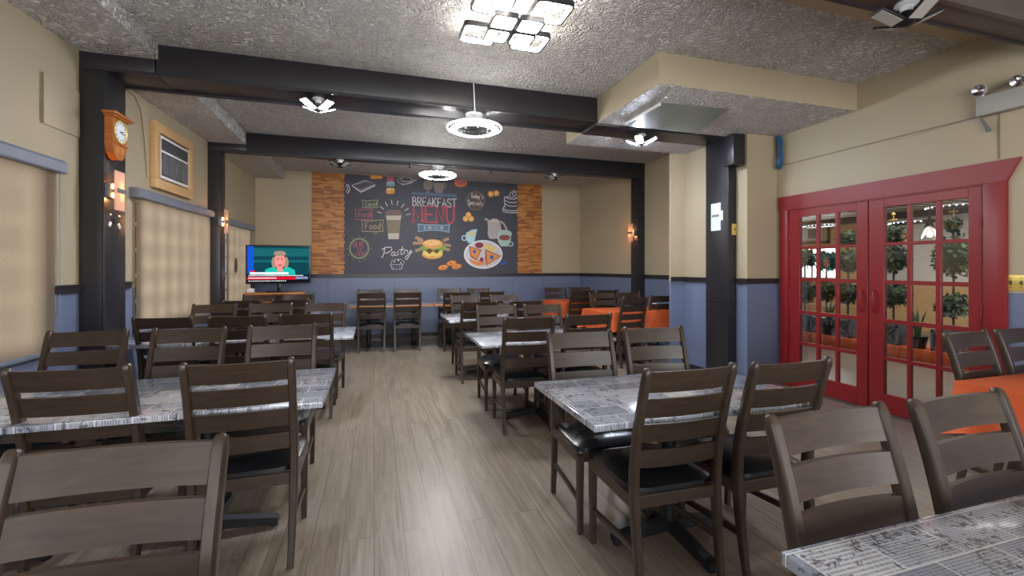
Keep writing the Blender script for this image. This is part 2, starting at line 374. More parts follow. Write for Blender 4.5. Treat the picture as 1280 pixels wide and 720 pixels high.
# chair rails
def rail(mb, p0, p1, nx, ny):
    wall_run(mb, p0, p1, (nx, ny), .025, RAIL0, RAIL1, [], [(0, 4, M['rail'])])
    wall_run(mb, p0, p1, (nx, ny), .034, RAIL1-.018, RAIL1, [], [(0, 4, M['rail'])])
r = MB(); rail(r, (XL(4.03), 4.03), (XL(4.42), 4.42), 1, 0); rail(r, (XL(4.75), 4.75), (XL(5.12), 5.12), 1, 0); rail(r, (XL(7.2), 7.2), (XL(7.6), 7.6), 1, 0); rail(r, (XL(8.9), 8.9), (XL(9.2), 9.2), 1, 0); struct(r, 'trim_8', 'black chair rail on the left wall')
r = MB(); rail(r, (XL(9.2), YB), (4.42, YB), 0, -1); struct(r, 'trim_9', 'black chair rail on the back wall')
r = MB(); rail(r, (4.2, 4.25), (4.65, 4.25), 0, -1); rail(r, (4.2, 4.23), (4.2, 4.42), -1, 0); rail(r, (4.65, -3), (4.65, 1.94), -1, 0); rail(r, (4.13, 4.82), (4.13, 5.27), -1, 0); rail(r, (3.9, 5.27), (4.13, 5.27), 0, -1); rail(r, (4.65, 5.5), (4.635, 7.0), -1, 0); rail(r, (4.63, 7.2), (4.41, YB), -1, 0); struct(r, 'trim_10', 'black chair rail on the right walls')
r = MB(); wall_run(r, (XL(9.2), YB), (4.42, YB), (0, -1), .015, 0, .075, [], [(0, 4, M['rail'])]); struct(r, 'baseboard_back', 'black baseboard under the back wall')
r = MB(); wall_run(r, (XL(-3), -3), (XL(YB), YB), (1, 0), .015, 0, .075, [], [(0, 4, M['rail'])]); struct(r, 'baseboard_left', 'black baseboard under the left wall')
r = MB(); wall_run(r, (4.13, 4.82), (4.13, 5.27), (-1, 0), .015, 0, .075, [], [(0, 4, M['rail'])]); wall_run(r, (4.63, 7.2), (4.41, YB), (-1, 0), .015, 0, .075, [], [(0, 4, M['rail'])]); wall_run(r, (4.25, 4.25), (4.64, 4.25), (0, -1), .015, 0, .075, [], [(0, 4, M['rail'])]); struct(r, 'baseboard_right', 'black baseboard under the right walls')
# windows
for i, (a, b, c0, c1) in enumerate(WIN):
    x = XL((a+b)/2)-.13; m = MB()
    fr = .035
    for (p, q, r0, r1) in ((a, b, c0, c0+fr), (a, b, c1-fr, c1), (a, a+fr, c0, c1), (b-fr, b, c0, c1)): m.box(x, x+.06, p, q, r0, r1, M['white'])
    n = max(3, round((b-a)/.3)); 
    for j in range(1, n): yy = a+(b-a)*j/n; m.box(x+.02, x+.055, yy-.014, yy+.014, c0, c1, M['white'])
    for j in range(1, 5): zz = c0+(c1-c0)*j/5; m.box(x+.02, x+.055, a, b, zz-.014, zz+.014, M['white'])
    fo = m.build('window_%d' % (i+1)); fo['kind'] = 'structure'; fo['category'] = 'window'; fo['label'] = ['window behind the nearest roller blind', 'window behind the middle roller blind', 'window behind the rearmost roller blind'][i]
    g = MB(); g.box(x+.03, x+.034, a+fr, b-fr, c0+fr, c1-fr, M['glass']); g.build('pane', fo)
    m = MB(); m.box(x-.02, XL(a)+.03, a-.04, b+.04, c0-.03, c0, M['rail']); s_ = m.build('window_sill', fo)

# roller blinds
def blind(y0, y1, zt, zb, label, off=.035, cord=None):
    xa, xb = XL(y0)+off, XL(y1)+off
    root = empty('roller_blind', (XL((y0+y1)/2)+off, (y0+y1)/2, zb)); tag(root, label, 'blind')
    inv = Matrix.Translation(-root.location)
    m = MB(); n = 14; vs = []
    for i in range(n+1):
        t = i/n; y = y0+(y1-y0)*t; x = xa+(xb-xa)*t+.004*math.sin(t*9)
        vs += [inv @ Vector((x, y, zb)), inv @ Vector((x+.0015, y, zt-.04))]
    m.add(vs, [(2*i, 2*i+2, 2*i+3, 2*i+1) for i in range(n)], M['blind'], True)
    m.build('fabric', root)
    m = MB(); L = Vector((XL(y0-.05), y0-.05, 0)); R = Vector((XL(y1+.05), y1+.05, 0)); nn = Vector((.085, 0, 0)); h = .095
    prof = [(0, -h), (.075, -h), (.085, -h+.01), (.085, -.02), (.07, 0), (0, 0)]
    pts = [inv @ (L+Vector((a, 0, zt+b))) for a, b in prof]; m.prism(pts, R-L, M['valance']); m.build('valance', root)
    m = MB(); m.bbox(-.008, .012, y0-(y0+y1)/2+.01, y1-(y0+y1)/2-.01, -.03, .002, M['valance'], .004, mat=Matrix.Rotation(-.036, 4, 'Z')); m.build('bottom_bar', root)
    if cord is not None:
        m = MB(); x = XL(cord)+.02
        for dy in (0, .045): m.tube([inv @ Vector((x, cord+dy, zt-.09)), inv @ Vector((x, cord+dy, 1.05))], .003, M['grey'], 5)
        m.tube([inv @ Vector((x, cord+.022+.022*math.cos(a), 1.05-.02*math.sin(a))) for a in [PI*k/6 for k in range(7)]], .003, M['grey'], 5)
        m.build('pull_cord', root)
    return root
blind(2.45, 4.09, 2.178, .80, 'beige roller blind at far left under grey blue valance, nearest the viewer', cord=4.13)
blind(5.17, 7.0-.02, 2.155, .78, 'wide beige roller blind between the two black columns, air conditioner above')
blind(7.62, 8.83, 2.12, .80, 'narrow beige roller blind behind the television, dark round shadow on it')
# ornament hanging in the rear window just behind the fabric
m = MB(); yy = 8.02; x = XL(yy)+.022
m.lathe([(0, 0), (.085, 0), (.09, .004), (.085, .008), (0, .008)], M['blackplastic'], (x, yy, 1.42), 28, Matrix.Rotation(PI/2, 4, 'Y') @ Matrix.Scale(1.35, 4, (1, 0, 0)))
m.tube([(x+.004, yy, 1.54), (x+.004, yy, 2.06)], .003, M['blackplastic'], 5)
tag(m.build('window_ornament'), 'dark round ornament hanging on a string at the rearmost blind', 'ornament')

# ------------------------------------------------------------------ red double doors
t = MB(); RX = 4.628
t.bbox(RX, 4.652, DY1, DY1+.115, 0, 2.06, M['red'], .003); t.bbox(RX, 4.652, DY0-.14, DY0, 0, 2.06, M['red'], .003)
t.prism([(RX, DY1+.125, 2.06), (RX, DY1+.125, 2.225), (RX, 2.1, 2.225), (RX, DY0-.14, 2.06)], (.024, 0, 0), M['red'])
t.box(4.64, 4.78, DY1-.012, DY1+.02, 0, DZ, M['red']); t.box(4.64, 4.78, DY0-.02, DY0+.012, 0, DZ, M['red']); t.box(4.64, 4.78, DY0-.02, DY1+.02, DZ-.012, DZ+.02, M['red'])
struct(t, 'trim_11', 'red casing around the double doors')
t = MB(); t.bbox(4.60, 4.79, DY0, DY1, 0, .012, M['brown_beam'], .004); struct(t, 'trim_12', 'wooden threshold under the red doors')
def door(name, y0, y1, cols, rows, hy, label, hinge_y, panes_z0=.19, top=2.046):
    root = empty(name, (4.665, (y0+y1)/2, 0)); root['kind'] = 'structure'; root['category'] = 'door'; root['label'] = label
    oy = (y0+y1)/2; m = MB(); X0, X1 = -.022, .022
    ys = sorted([y for c in cols for y in c]); lo, hi = ys[0], ys[-1]
    b = lambda p, q, r0, r1, d=0: m.bbox(X0+d, X1-d, p-oy, q-oy, r0, r1, M['red'], .0025, 1)
    b(y0, lo, .014, top); b(hi, y1, .014, top); b(lo, hi, .014, rows[-1][0]); b(lo, hi, rows[0][1], top)
    for i in range(len(cols)-1):
        a, c_ = sorted(cols, key=lambda q: q[0])[i][1], sorted(cols, key=lambda q: q[0])[i+1][0]; b(a, c_, rows[-1][0], rows[0][1], .006)
    for i in range(len(rows)-1): b(lo, hi, rows[i+1][1], rows[i][0], .005)
    m.build('door_frame', root)
    g = MB(); g.box(-.003, .003, lo-oy, hi-oy, rows[-1][0], rows[0][1], M['glass']); g.build('pane', root)
    h = MB(); z0, z1 = .955, 1.175; pts = [(-.022, hy-oy, z0), (-.05, hy-oy, z0+.02), (-.062, hy-oy, (z0+z1)/2), (-.05, hy-oy, z1-.02), (-.022, hy-oy, z1)]
    h.tube(pts, .008, M['red'], 8); h.build('handle', root)
    for z in (.35, 1.05, 1.75):
        h = MB(); h.tube([(-.026, hinge_y-oy, z-.05), (-.026, hinge_y-oy, z+.05)], .007, M['red'], 8); h.build('hinge', root)
rows = [(1.63, 1.967), (1.273, 1.60), (.904, 1.235), (.545, .865), (.19, .511)]
door('door_1', 3.203, 4.076, [(3.75, 3.945), (3.535, 3.713), (3.313, 3.50)], rows, 3.255, 'red glazed door leaf on the left, fifteen panes', 4.07)
door('door_2', 2.334, 3.193, [(2.868, 3.056), (2.648, 2.833), (2.42, 2.61)], rows, 3.135, 'red glazed door leaf on the right, fifteen panes', 2.335)

# ------------------------------------------------------------------ chairs
def sweep_rect(mb, pts, hw, hd, m):
    """pts (y,z) profile in the YZ plane, rectangular section: hw half width in x, hd half depth"""
    vs = []; n = len(pts)
    for i, (x, y, z) in enumerate(pts):
        a = Vector(pts[min(i+1, n-1)])-Vector(pts[max(i-1, 0)]); a.x = 0; a.normalize(); nn = Vector((0, a.z, -a.y))
        w_ = hw[i] if isinstance(hw, list) else hw; d_ = hd[i] if isinstance(hd, list) else hd; c_ = .3
        p = Vector((x, y, z))
        for sx, sy in ((-1, -1+c_), (-1+c_, -1), (1-c_, -1), (1, -1+c_), (1, 1-c_), (1-c_, 1), (-1+c_, 1), (-1, 1-c_)):
            vs.append(p+Vector((w_*sx, 0, 0))+nn*d_*sy)
    fs = [(i*8+j, i*8+(j+1) % 8, (i+1)*8+(j+1) % 8, (i+1)*8+j) for i in range(n-1) for j in range(8)]
    fs += [tuple(range(8))[::-1], tuple(range((n-1)*8, n*8))]
    mb.add(vs, fs, m, True)
def post_y(z):
    P = [(0, -.012), (.2, .02), (.44, .04), (.6, .03), (.78, -.008), (.9, -.042), (.99, -.07)]
    for (a, b), (c, d) in zip(P, P[1:]):
        if a <= z <= c:
            t = (z-a)/(c-a); return b+(d-b)*t
    return P[-1][1]
def make_chair():
    root = empty('dining_chair')
    for sx in (-1, 1):
        m = MB(); zs = [0, .12, .25, .38, .46, .55, .64, .73, .82, .9, .96, .984, .99]
        x = sx*.208
        pts = [(sx*(.198+.010*min(1, z/.45)) if z < .45 else x, post_y(z), z) for z in zs]
        sweep_rect(m, pts, [.014, .0155, .017, .018, .018, .017, .017, .0165, .016, .016, .016, .013, .008], [.015, .017, .02, .023, .024, .023, .022, .021, .02, .019, .018, .014, .007], M['chairwood'])
        m.build('leg', root)
        m = MB(); pts = [(sx*.203, .43, 0), (sx*.205, .43, .2), (sx*.205, .43, .41)]
        sweep_rect(m, pts, [.0145, .0165, .019], [.0145, .0165, .019], M['chairwood']); m.build('leg', root)
        m = MB(); sweep_rect(m, [(sx*.203, .035, .2), (sx*.203, .42, .165)], .009, .015, M['chairwood']); m.build('stretcher', root)
    m = MB(); m.bbox(-.19, .19, .022, .046, .375, .43, M['slatwood'], .003, 1); m.bbox(-.19, .19, .42, .442, .375, .43, M['slatwood'], .003, 1)
    for sx in (-1, 1): m.bbox(sx*.213-.011, sx*.213+.011, .05, .42, .375, .43, M['chairwood'], .003, 1)
    m.build('seat_frame', root)
    bm = bmesh.new(); bmesh.ops.create_grid(bm, x_segments=10, y_segments=10, size=.5)
    r = bmesh.ops.extrude_face_region(bm, geom=bm.faces[:]); top = [g for g in r['geom'] if isinstance(g, bmesh.types.BMVert)]
    for v in bm.verts: v.co.z = 0
    for v in top: v.co.z = 1
    for v in bm.verts:
        X, Y = v.co.x*2, v.co.y*2; t = max(abs(X), abs(Y))
        hwid = .212+.014*(v.co.y+.5)
        q = (abs(X)**6+abs(Y)**6)**(1/6) or 1
        k_ = t/q if t > .5 else 1
        z = .43+(.052*(1-.55*max(0, t-.55)/.45*max(0, t-.55)/.45)+.006*(1-t) if v.co.z > .5 else 0)
        v.co = Vector((X*k_*hwid, .245+Y*k_*.212, z))
    m = MB(); bmesh.ops.recalc_face_normals(bm, faces=bm.faces[:]); m.frombm(bm, M['vinyl']); m.build('seat', root)
    for z0, z1 in ((.885, .976), (.773, .857), (.66, .742), (.548, .626)):
        m = MB(); n = 10; vs = []
        for i in range(n+1):
            t = -1+2*i/n; x = t*.196; bow = -.017*(1-t*t)
            for (zz, dy) in ((z0, -.008), (z1, -.008), (z1, .008), (z0, .008)):
                zt = zz
                vs.append((x, post_y(zz)+bow+dy, zt))
        fs = [(4*i+j, 4*i+(j+1) % 4, 4*i+4+(j+1) % 4, 4*i+4+j) for i in range(n) for j in range(4)]+[(0, 1, 2, 3), (4*n+3, 4*n+2, 4*n+1, 4*n)]
        m.add(vs, fs, M['slatwood'], True); m.build('slat', root)
    return root
D = 'dark ladder-back chair '
CH = [ # x, y of back top, facing (0 = back towards the viewer, 1 = seat towards the viewer), twist degrees, label, group
 (-1.205, 2.31, 0, -4, D+'at front left table, left of two with backs to viewer'),
 (-.57, 2.24, 0, 1, D+'nearest the aisle at front left table, back to the viewer'),
 (-1.84, 2.30, 0, 0, D+'mostly cut off by the left edge beside front left table'),
 (-1.78, 3.61, 1, -3, D+'under the left window edge, far side of front left table'),
 (-1.20, 3.57, 1, -5, D+'middle of three on the far side of front left table'),
 (-.62, 3.55, 1, 0, D+'at the aisle end, far side of front left table'),
 (-.57, 1.28, 1, -4, 'very large foreground ladder-back chair cut off in the lower left corner'),
 (-1.67, 4.41, 0, -6, D+'by the black column, near side of second left table'),
 (-1.11, 4.34, 0, 0, D+'middle one on the near side of second left table'),
 (-.58, 4.38, 0, 1, D+'at the aisle, near side of second left table'),
 (-1.70, 5.78, 1, -3, D+'in front of the middle blind, far side of second left table'),
 (-1.12, 5.71, 1, -2, D+'middle one on the far side of second left table'),
 (-.54, 5.63, 1, -6, D+'at the aisle, far side of second left table'),
 (-1.58, 6.37, 0, -2, D+'beside the rear left column, near side of third left table'),
 (-1.02, 6.33, 0, -3, D+'right one on the near side of third left table'),
 (-1.64, 7.55, 1, 0, D+'directly below the left half of the television'),
 (-1.10, 7.50, 1, -2, D+'directly below the right half of the television'),
 (-.04, 7.60, 0, -2, D+'below the coffee cup drawing, left of the pair before back wall table'),
 (.53, 7.57, 0, -1, D+'right of the pair before the back wall table, back to the viewer'),
 (-.06, 8.70, 1, 0, D+'against the back wall, hidden behind the left chair of the pair'),
 (.58, 8.68, 1, 0, D+'against the back wall, hidden behind the right chair of the pair'),
 (1.38, 8.62, 1, 0, D+'against the back wall below the burger drawing'),
 (1.95, 8.60, 1, 0, D+'against the back wall below the three round biscuits drawing'),
 (1.31, 7.36, 0, 4, D+'near side of the rightmost back wall table, left one'),
 (1.90, 7.36, 0, 6, D+'near side of the rightmost back wall table, right one'),
 (1.28, 6.51, 1, 4, D+'on the far side of third table right of the aisle, left one'),
 (1.86, 6.48, 1, -2, D+'on the far side of third table right of the aisle, right one'),
 (1.21, 5.25, 0, -1, D+'by the aisle, near side of third table right of the aisle'),
 (1.80, 5.27, 0, 6, D+'right one on the near side of third table right of the aisle'),
 (1.26, 1.56, 0, -1, D+'large, by the aisle at the nearest right table, back to the viewer'),
 (1.78, 1.54, 0, 0, D+'large, right one at the nearest right table, back to the viewer'),
 (1.26, 2.64, 1, -3, D+'left one on the far side of the nearest right table'),
 (1.83, 2.68, 1, -5, D+'right one on the far side of the nearest right table'),
 (1.24, 3.52, 0, -4, D+'by the aisle, near side of second table right of the aisle'),
 (1.81, 3.58, 0, 0, D+'right one on the near side of second table right of the aisle'),
 (1.27, 4.75, 1, -3, D+'left one on the far side of second table right of the aisle'),
 (1.79, 4.70, 1, 2, D+'right one on the far side of second table right of the aisle'),
 (1.26, .985, 1, 0, 'large foreground ladder-back chair at the table corner in the lower right'),
 (1.81, .975, 1, 1, 'large foreground ladder-back chair at lower right in front of orange cloth'),
 (3.49, 8.42, 1, -3, D+'left one behind the rear orange table'),
 (4.02, 8.42, 1, -3, D+'right one behind the rear orange table'),
 (3.52, 7.22, 0, -3, D+'left one before the rear orange table'),
 (4.02, 7.22, 0, 6, D+'right one before the rear orange table'),
 (3.53, 6.56, 1, -3, D+'left one behind the middle orange table'),
 (4.00, 6.52, 1, 3, D+'right one behind the middle orange table'),
 (3.45, 5.44, 0, 8, D+'left one before the middle orange table'),
 (4.06, 5.62, 0, -2, D+'half hidden by the beige pier before the middle orange table'),
 (3.63, 1.91, 1, 3, D+'in front of the red doors, behind nearest orange table'),
 (4.17, 1.93, 1, 3, D+'at the right edge below the switch plate, behind nearest orange table'),
]
proto = None
for x, yt, far, tw, lab in CH:
    o = proto = make_chair() if proto is None else None or proto
    if (x, yt) != (CH[0][0], CH[0][1]): o = copy_tree(proto)
    o.location = (x, yt-.07 if far else yt+.07, 0); o.rotation_euler = (0, 0, (PI if far else 0)+math.radians(tw))
    tag(o, lab, 'chair', 'dark ladder-back dining chairs')

# ------------------------------------------------------------------ tables
def table(name, x0, x1, y0, y1, label, top='print', cx=None, cy=None, posts=1, group=None, reach=.33):
    mx, my = (x0+x1)/2, (y0+y1)/2; root = empty(name, (mx, my, 0)); tag(root, label, 'table', group)
    m = MB(); hx, hy = (x1-x0)/2, (y1-y0)/2
    if top == 'print': m.bbox(-hx, hx, -hy, hy, .722, .752, M['print'], .004, 2)
    elif top == 'wood':
        m.bbox(-hx, hx, -hy, hy, .715, .745, M['edgewood'], .004, 2); m.box(-hx+.01, hx-.01, -hy+.01, hy-.01, .744, .7465, M['laminate'])
    else: m.bbox(-hx, hx, -hy, hy, .722, .752, M['edgewood'], .004, 2)
    m.build('tabletop', root)
    bx = [0] if posts == 1 else [-hx*.55, hx*.55]
    for b in bx:
        m = MB(); m.tube([(b, 0, .03), (b, 0, .70)], .036, M['iron'], 16); m.build('column', root)
        m = MB(); m.bbox(b-.17, b+.17, -.03, .03, .702, .722, M['iron'], .003, 1); m.bbox(b-.03, b+.03, -.2, .2, .703, .721, M['iron'], .003, 1); m.build('top_plate', root)
        for ax, ay in ((1, 0), (-1, 0), (0, 1), (0, -1)):
            if posts == 2 and ax: continue
            m = MB(); L = reach; mt = Matrix.Translation((b, 0, 0)) @ Matrix.Rotation(math.atan2(ay, ax), 4, 'Z')
            prof = [(0, .03), (0, .085), (.06, .08), (L-.02, .05), (L, .045), (L, .014), (L-.03, .014)]
            pts = [mt @ Vector((a, -.026, z)) for a, z in prof]; m.prism(pts, mt.to_3x3() @ Vector((0, .052, 0)), M['iron'])
            m.lathe([(0, 0), (.02, 0), (.022, .004), (.02, .014), (0, .016)], M['blackplastic'], mt @ Vector((L-.022, 0, 0)), 12); m.build('foot', root)
    return root
NG = None
table('dining_table', -1.42, -.235, 2.33, 3.10, 'newspaper print table nearest on the left, its right end at the aisle')
table('dining_table', -2.19, -1.43, 2.33, 3.10, 'newspaper print table cut off by the left edge, pushed against front left table')
table('dining_table', -1.40, -.185, 4.44, 5.15, 'second newspaper print table on the left, its corner at the aisle')
table('dining_table', -2.14, -1.41, 4.44, 5.15, 'newspaper print table below the middle blind, mostly hidden by chair backs')
table('dining_table', -1.92, -.72, 6.45, 7.08, 'third newspaper print table on the left, hidden among chairs before the television')
table('dining_table', .86, 2.10, 1.655, 2.38, 'newspaper print table nearest on the right of the aisle, front corner in full view')
table('dining_table', .85, 2.10, 3.62, 4.34, 'second newspaper print table right of the aisle')
table('dining_table', .86, 2.10, 5.35, 6.15, 'third newspaper print table right of the aisle, before the back wall')
table('dining_table', .885, 2.22, .03, .80, 'newspaper print tabletop filling the lower right corner')
table('dining_table', -1.45, -.26, .20, 1.02, 'newspaper print table just below the lower left corner before the foreground chair')
table('wall_table', -.40, .98, 7.80, 8.42, 'wood edged table along the back wall behind the two paired chairs', 'wood', posts=2, reach=.26)
table('wall_table', 1.0, 2.3, 7.80, 8.42, 'wood edged table along the back wall below the burger drawing', 'wood', posts=2, reach=.26)
OR = [(3.12, 4.40, .98, 1.68, 'wooden table under the nearest orange cloth by the red doors', 'bright orange cloth on the table nearest the viewer, at right edge'),
      (3.07, 4.25, 5.62, 6.28, 'wooden table under the middle orange cloth beside the pier', 'bright orange cloth on the middle table beside the beige pier'),
      (3.10, 4.32, 7.46, 8.18, 'wooden table under the rear orange cloth near back wall', 'bright orange cloth on the rearmost table by the back wall')]
for x0, x1, y0, y1, la, lb in OR:
    table('covered_table', x0+.02, x1-.02, y0+.02, y1-.02, la, 'plain')
    hx, hy = (x1-x0)/2+.006, (y1-y0)/2+.006; m = MB(); N = 160; per = []
    for i in range(N):
        a = i/N*4; sd = int(a); t = a-sd
        c = [(-hx, -hy), (hx, -hy), (hx, hy), (-hx, hy)][sd]; d = [(hx, -hy), (hx, hy), (-hx, hy), (-hx, -hy)][sd]
        per.append((c[0]+(d[0]-c[0])*t, c[1]+(d[1]-c[1])*t, [(0, -1), (1, 0), (0, 1), (-1, 0)][sd], t))
    rings = []
    for z, amp in ((.762, -.01), (.758, 0), (.70, .003), (.62, .012), (.545, .02), (.485, .026)):
        ring = []
        for i, (x, y, nn, t) in enumerate(per):
            cor = max(0, 1-min(t, 1-t)/.08); wv = .5+.5*math.sin(i*.55+x*3)
            e = amp*(wv+1.3*cor) if amp > 0 else amp
            ring.append((x+nn[0]*e+(x/hx)*cor*max(amp, 0), y+nn[1]*e+(y/hy)*cor*max(amp, 0), z-(.02*cor if z < .5 else 0)))
        rings.append(ring)
    vs = [p for r in rings for p in r]; fs = [(i*N+j, i*N+(j+1) % N, (i+1)*N+(j+1) % N, (i+1)*N+j) for i in range(len(rings)-1) for j in range(N)]
    fs.append(tuple(range(N))[::-1]); m.add(vs, fs, M['orange'], True)
    o = m.build('tablecloth', loc=((x0+x1)/2, (y0+y1)/2, 0)); tag(o, lb, 'tablecloth')
m = MB(); m.bbox(-.05, .05, -.03, .03, 0, .075, M['white'], .004); m.bbox(-.045, .045, -.033, -.029, .02, .06, M['paper'], .001, 1)
tag(m.build('napkin_holder', loc=(4.09, 5.93, .764)), 'small white napkin holder on the middle orange table beside the pier', 'napkin holder')

# ------------------------------------------------------------------ things on the left wall and column
# wall clock, hung on the inner face of the front left column
def clock():
    root = empty('wall_clock', (-2.070, 4.515, 2.28)); tag(root, 'oak pendulum wall clock with white dial on the left black column', 'clock')
    m = MB(); hw = .105
    out = [(-hw, .10), (-hw*.8, .045), (-hw*.45, .01), (0, 0), (hw*.45, .01), (hw*.8, .045), (hw, .10), (hw, .335), (-hw, .335)]
    m.prism([(0, y, z) for y, z in out], (.055, 0, 0), M['oakclock']); m.build('case', root)
    m = MB(); m.bbox(0, .075, -.125, .125, .335, .352, M['oakclock'], .004); m.bbox(0, .095, -.15, .15, .35, .372, M['oakclock'], .005); m.build('cornice', root)
    m = MB(); m.bbox(.05, .068, -hw-.005, hw+.005, .125, .135, M['oakclock'], .002, 1); m.build('ledge', root)
    m = MB(); R = Matrix.Rotation(PI/2, 4, 'Y')
    m.lathe([(.094, 0), (.098, .008), (.094, .014), (.086, .01)], M['brass'], (.054, 0, .235), 36, R)
    m.lathe([(.0, .006), (.088, .006)], M['white'], (.054, 0, .235), 36, R); d = m.build('dial', root)
    m = MB()
    for k in range(12):
        a = k*PI/6; mt = Matrix.Translation((.0615, 0, .235)) @ Matrix.Rotation(a, 4, 'X'); m.box(0, .0015, -.003, .003, .062, .08, M['blackplastic'], mt)
    for a, L in ((-math.radians(75), .045), (-math.radians(105), .06)):
        mt = Matrix.Translation((.0625, 0, .235)) @ Matrix.Rotation(a, 4, 'X'); m.box(0, .002, -.003, .003, -.01, L, M['blackplastic'], mt)
    m.build('hands', d)
    m = MB(); m.box(.054, .057, -.06, -.01, .055, .115, M['edgewood']); m.box(.054, .057, .01, .06, .055, .115, M['edgewood']); m.build('window_panel', root)
clock()
def sconce(x, y, z, sgn, label, energy, glassdx=.075):
    root = empty('wall_sconce', (x, y, z)); tag(root, label, 'wall lamp', 'square glass wall sconces')
    m = MB(); m.bbox(0 if sgn > 0 else -.042, .042 if sgn > 0 else 0, -.055, .05, -.06, .06, M['grey'], .006); m.box(min(0, sgn*glassdx), max(0, sgn*glassdx), -.015, .015, -.015, .015, M['grey']); m.build('mounting_plate', root)
    m = MB(); g = sgn*glassdx; m.bbox(min(g, g+sgn*.01), max(g, g+sgn*.01), -.07, .075, -.16, .16, M['frost'], .002, 1); m.build('glass_panel', root)
    m = MB(); g2 = sgn*(glassdx+.011); m.bbox(min(g2, g2+sgn*.008), max(g2, g2+sgn*.008), -.05, .08, -.018, .018, M['grey'], .002, 1); m.build('clip_bar', root)
    for s_ in (-1, 1):
        m = MB(); m.lathe([(0, -.02), (.009, -.018), (.010, 0), (.008, .018), (0, .02)], M['bulb'], (sgn*.060, .03, s_*.045), 10); m.build('bulb', root)
sconce(-2.077, 4.47, 2.02, 1, 'frosted glass wall sconce below the clock on the front left column', 2.0)
sconce(-2.0, 6.97, 2.01, 1, 'glowing sconce on the rear left column beside the middle blind', 3.5)
sconce(4.487, 7.10, 2.01, -1, 'glowing sconce on the rear right column', 3.5)
m = MB()
for y, z in ((.07, .04), (-.06, .04)): m.lathe([(0, 0), (.009, 0), (.008, .006), (0, .008)], M['white'], (0, y, z), 10, Matrix.Rotation(PI/2, 4, 'Y'))
for y, z, a in ((-.075, -.04, -.6), (.065, -.045, .6)): m.box(0, .008, -.012, .012, -.02, .02, M['white'], Matrix.Translation((0, y, z)) @ Matrix.Rotation(a, 4, 'X'))
m.bbox(0, .012, -.02, .02, -.03, .01, M['iron'], .002, 1)
tag(m.build('wall_bracket', loc=(-2.0765, 4.57, 1.79)), 'small black bracket with four white studs below the sconce', 'bracket')
# through-wall air conditioner in a pine frame
def aircon():
    y0, y1, z0, z1 = 5.50, 6.40, 2.22, 2.91; x = XL(5.95)
    root = empty('air_conditioner', (x, 5.95, z0)); tag(root, 'air conditioner set in a pine frame high on left wall above the middle blind', 'air conditioner')
    R = Matrix.Rotation(-.036, 4, 'Z'); m = MB(); h = z1-z0; b = .1
    for q in ((-.45, .45, 0, b), (-.45, .45, h-b, h), (-.45, -.45+b, b, h-b), (.45-b, .45, b, h-b)): m.bbox(0, .055, q[0], q[1], q[2], q[3], M['pine'], .004, 2, R)
    m.build('pine_frame', root)
    m = MB(); m.bbox(.0, .045, -.34, .34, .12, h-.12, M['white'], .004, 2, R); m.build('body', root)
    m = MB()
    for i in range(22): yy = -.31+i*.029; m.box(.045, .052, yy, yy+.006, .42, .54, M['blackplastic'], R)
    for k in range(5): m.box(.045, .05, -.31, .31, .425+k*.025, .431+k*.025, M['blackplastic'], R)
    m.build('outlet_grille', root)
    m = MB(); m.box(.044, .05, -.31, .31, .15, .395, M['blackplastic'], R)
    for i in range(4): yy = -.30+i*.155; m.bbox(.048, .056, yy, yy+.135, .16, .385, M['grey'], .003, 1, R)
    m.build('intake_grille', root)
aircon()
m = MB(); m.tube([(XL(5.0)+.01, 4.86, 3.06), (XL(5.2)+.012, 5.2, 3.05), (XL(5.35)+.012, 5.32, 2.95), (XL(5.4)+.012, 5.40, 2.6), (XL(5.4)+.012, 5.44, 2.3)], .008, M['beige'], 6)
m.tube([(XL(4.9)+.01, 4.9, 3.07), (-1.9, 5.0, 3.075), (-1.72, 5.05, 3.07), (-1.68, 5.2, 3.1)], .007, M['grey'], 6)
tag(m.build('wall_cable'), 'loose cable along the ceiling strip and down beside the air conditioner', 'cable')
m = MB(); m.bbox(0, .012, -.2, .2, 0, .36, M['beige'], .003, 2, Matrix.Rotation(-.036, 4, 'Z')); m.bbox(.008, .016, -.205, -.19, 0, .36, M['seam'], .002, 1, Matrix.Rotation(-.036, 4, 'Z'))
tag(m.build('access_panel', loc=(XL(4.2)+.0, 4.215, 2.42)), 'flat beige access panel on left wall above the nearest blind', 'panel')

# ------------------------------------------------------------------ television corner
root = empty('tv_stand', (-1.60, 8.55, 0)); tag(root, 'wooden television stand in the rear left corner', 'stand')
m = MB(); m.bbox(-.45, .45, -.2, .2, .93, .965, M['edgewood'], .004); m.build('top', root)
m = MB()
for x in (-.42, .39): m.bbox(x, x+.03, -.19, .19, .0, .93, M['edgewood'], .003, 1)
m.box(-.40, .40, .17, .18, .05, .93, M['edgewood']); m.build('side_panels', root)
m = MB(); m.bbox(-.39, .39, -.18, .17, .55, .57, M['edgewood'], .002, 1); m.bbox(-.39, .39, -.18, .17, .80, .82, M['edgewood'], .002, 1); m.build('shelf', root)
m = MB(); m.bbox(-.15, .15, -.12, .12, 0, .06, M['blackplastic'], .005); tag(m.build('media_box', loc=(-1.55, 8.52, .821)), 'black media box on the shelf below the television', 'media player')
m = MB(); m.bbox(-.05, .05, -.05, .05, 0, .07, M['white'], .008); m.tube([(-.02, 0, .07), (-.03, 0, .13)], .005, M['white'], 6); tag(m.build('router', loc=(-1.97, 8.47, .966)), 'small white box at the left end of the television stand', 'router')
def P(x, y, Y):   # point on a frontal plane at depth Y that the given place in the frame looks at
    u = (x-640)/F_PX; v = (HORIZON-y)/F_PX; r = (u*math.cos(YAW)+math.sin(YAW), math.cos(YAW)-u*math.sin(YAW), v); t = Y/r[1]
    return Vector((r[0]*t, Y, CAM_H+r[2]*t))
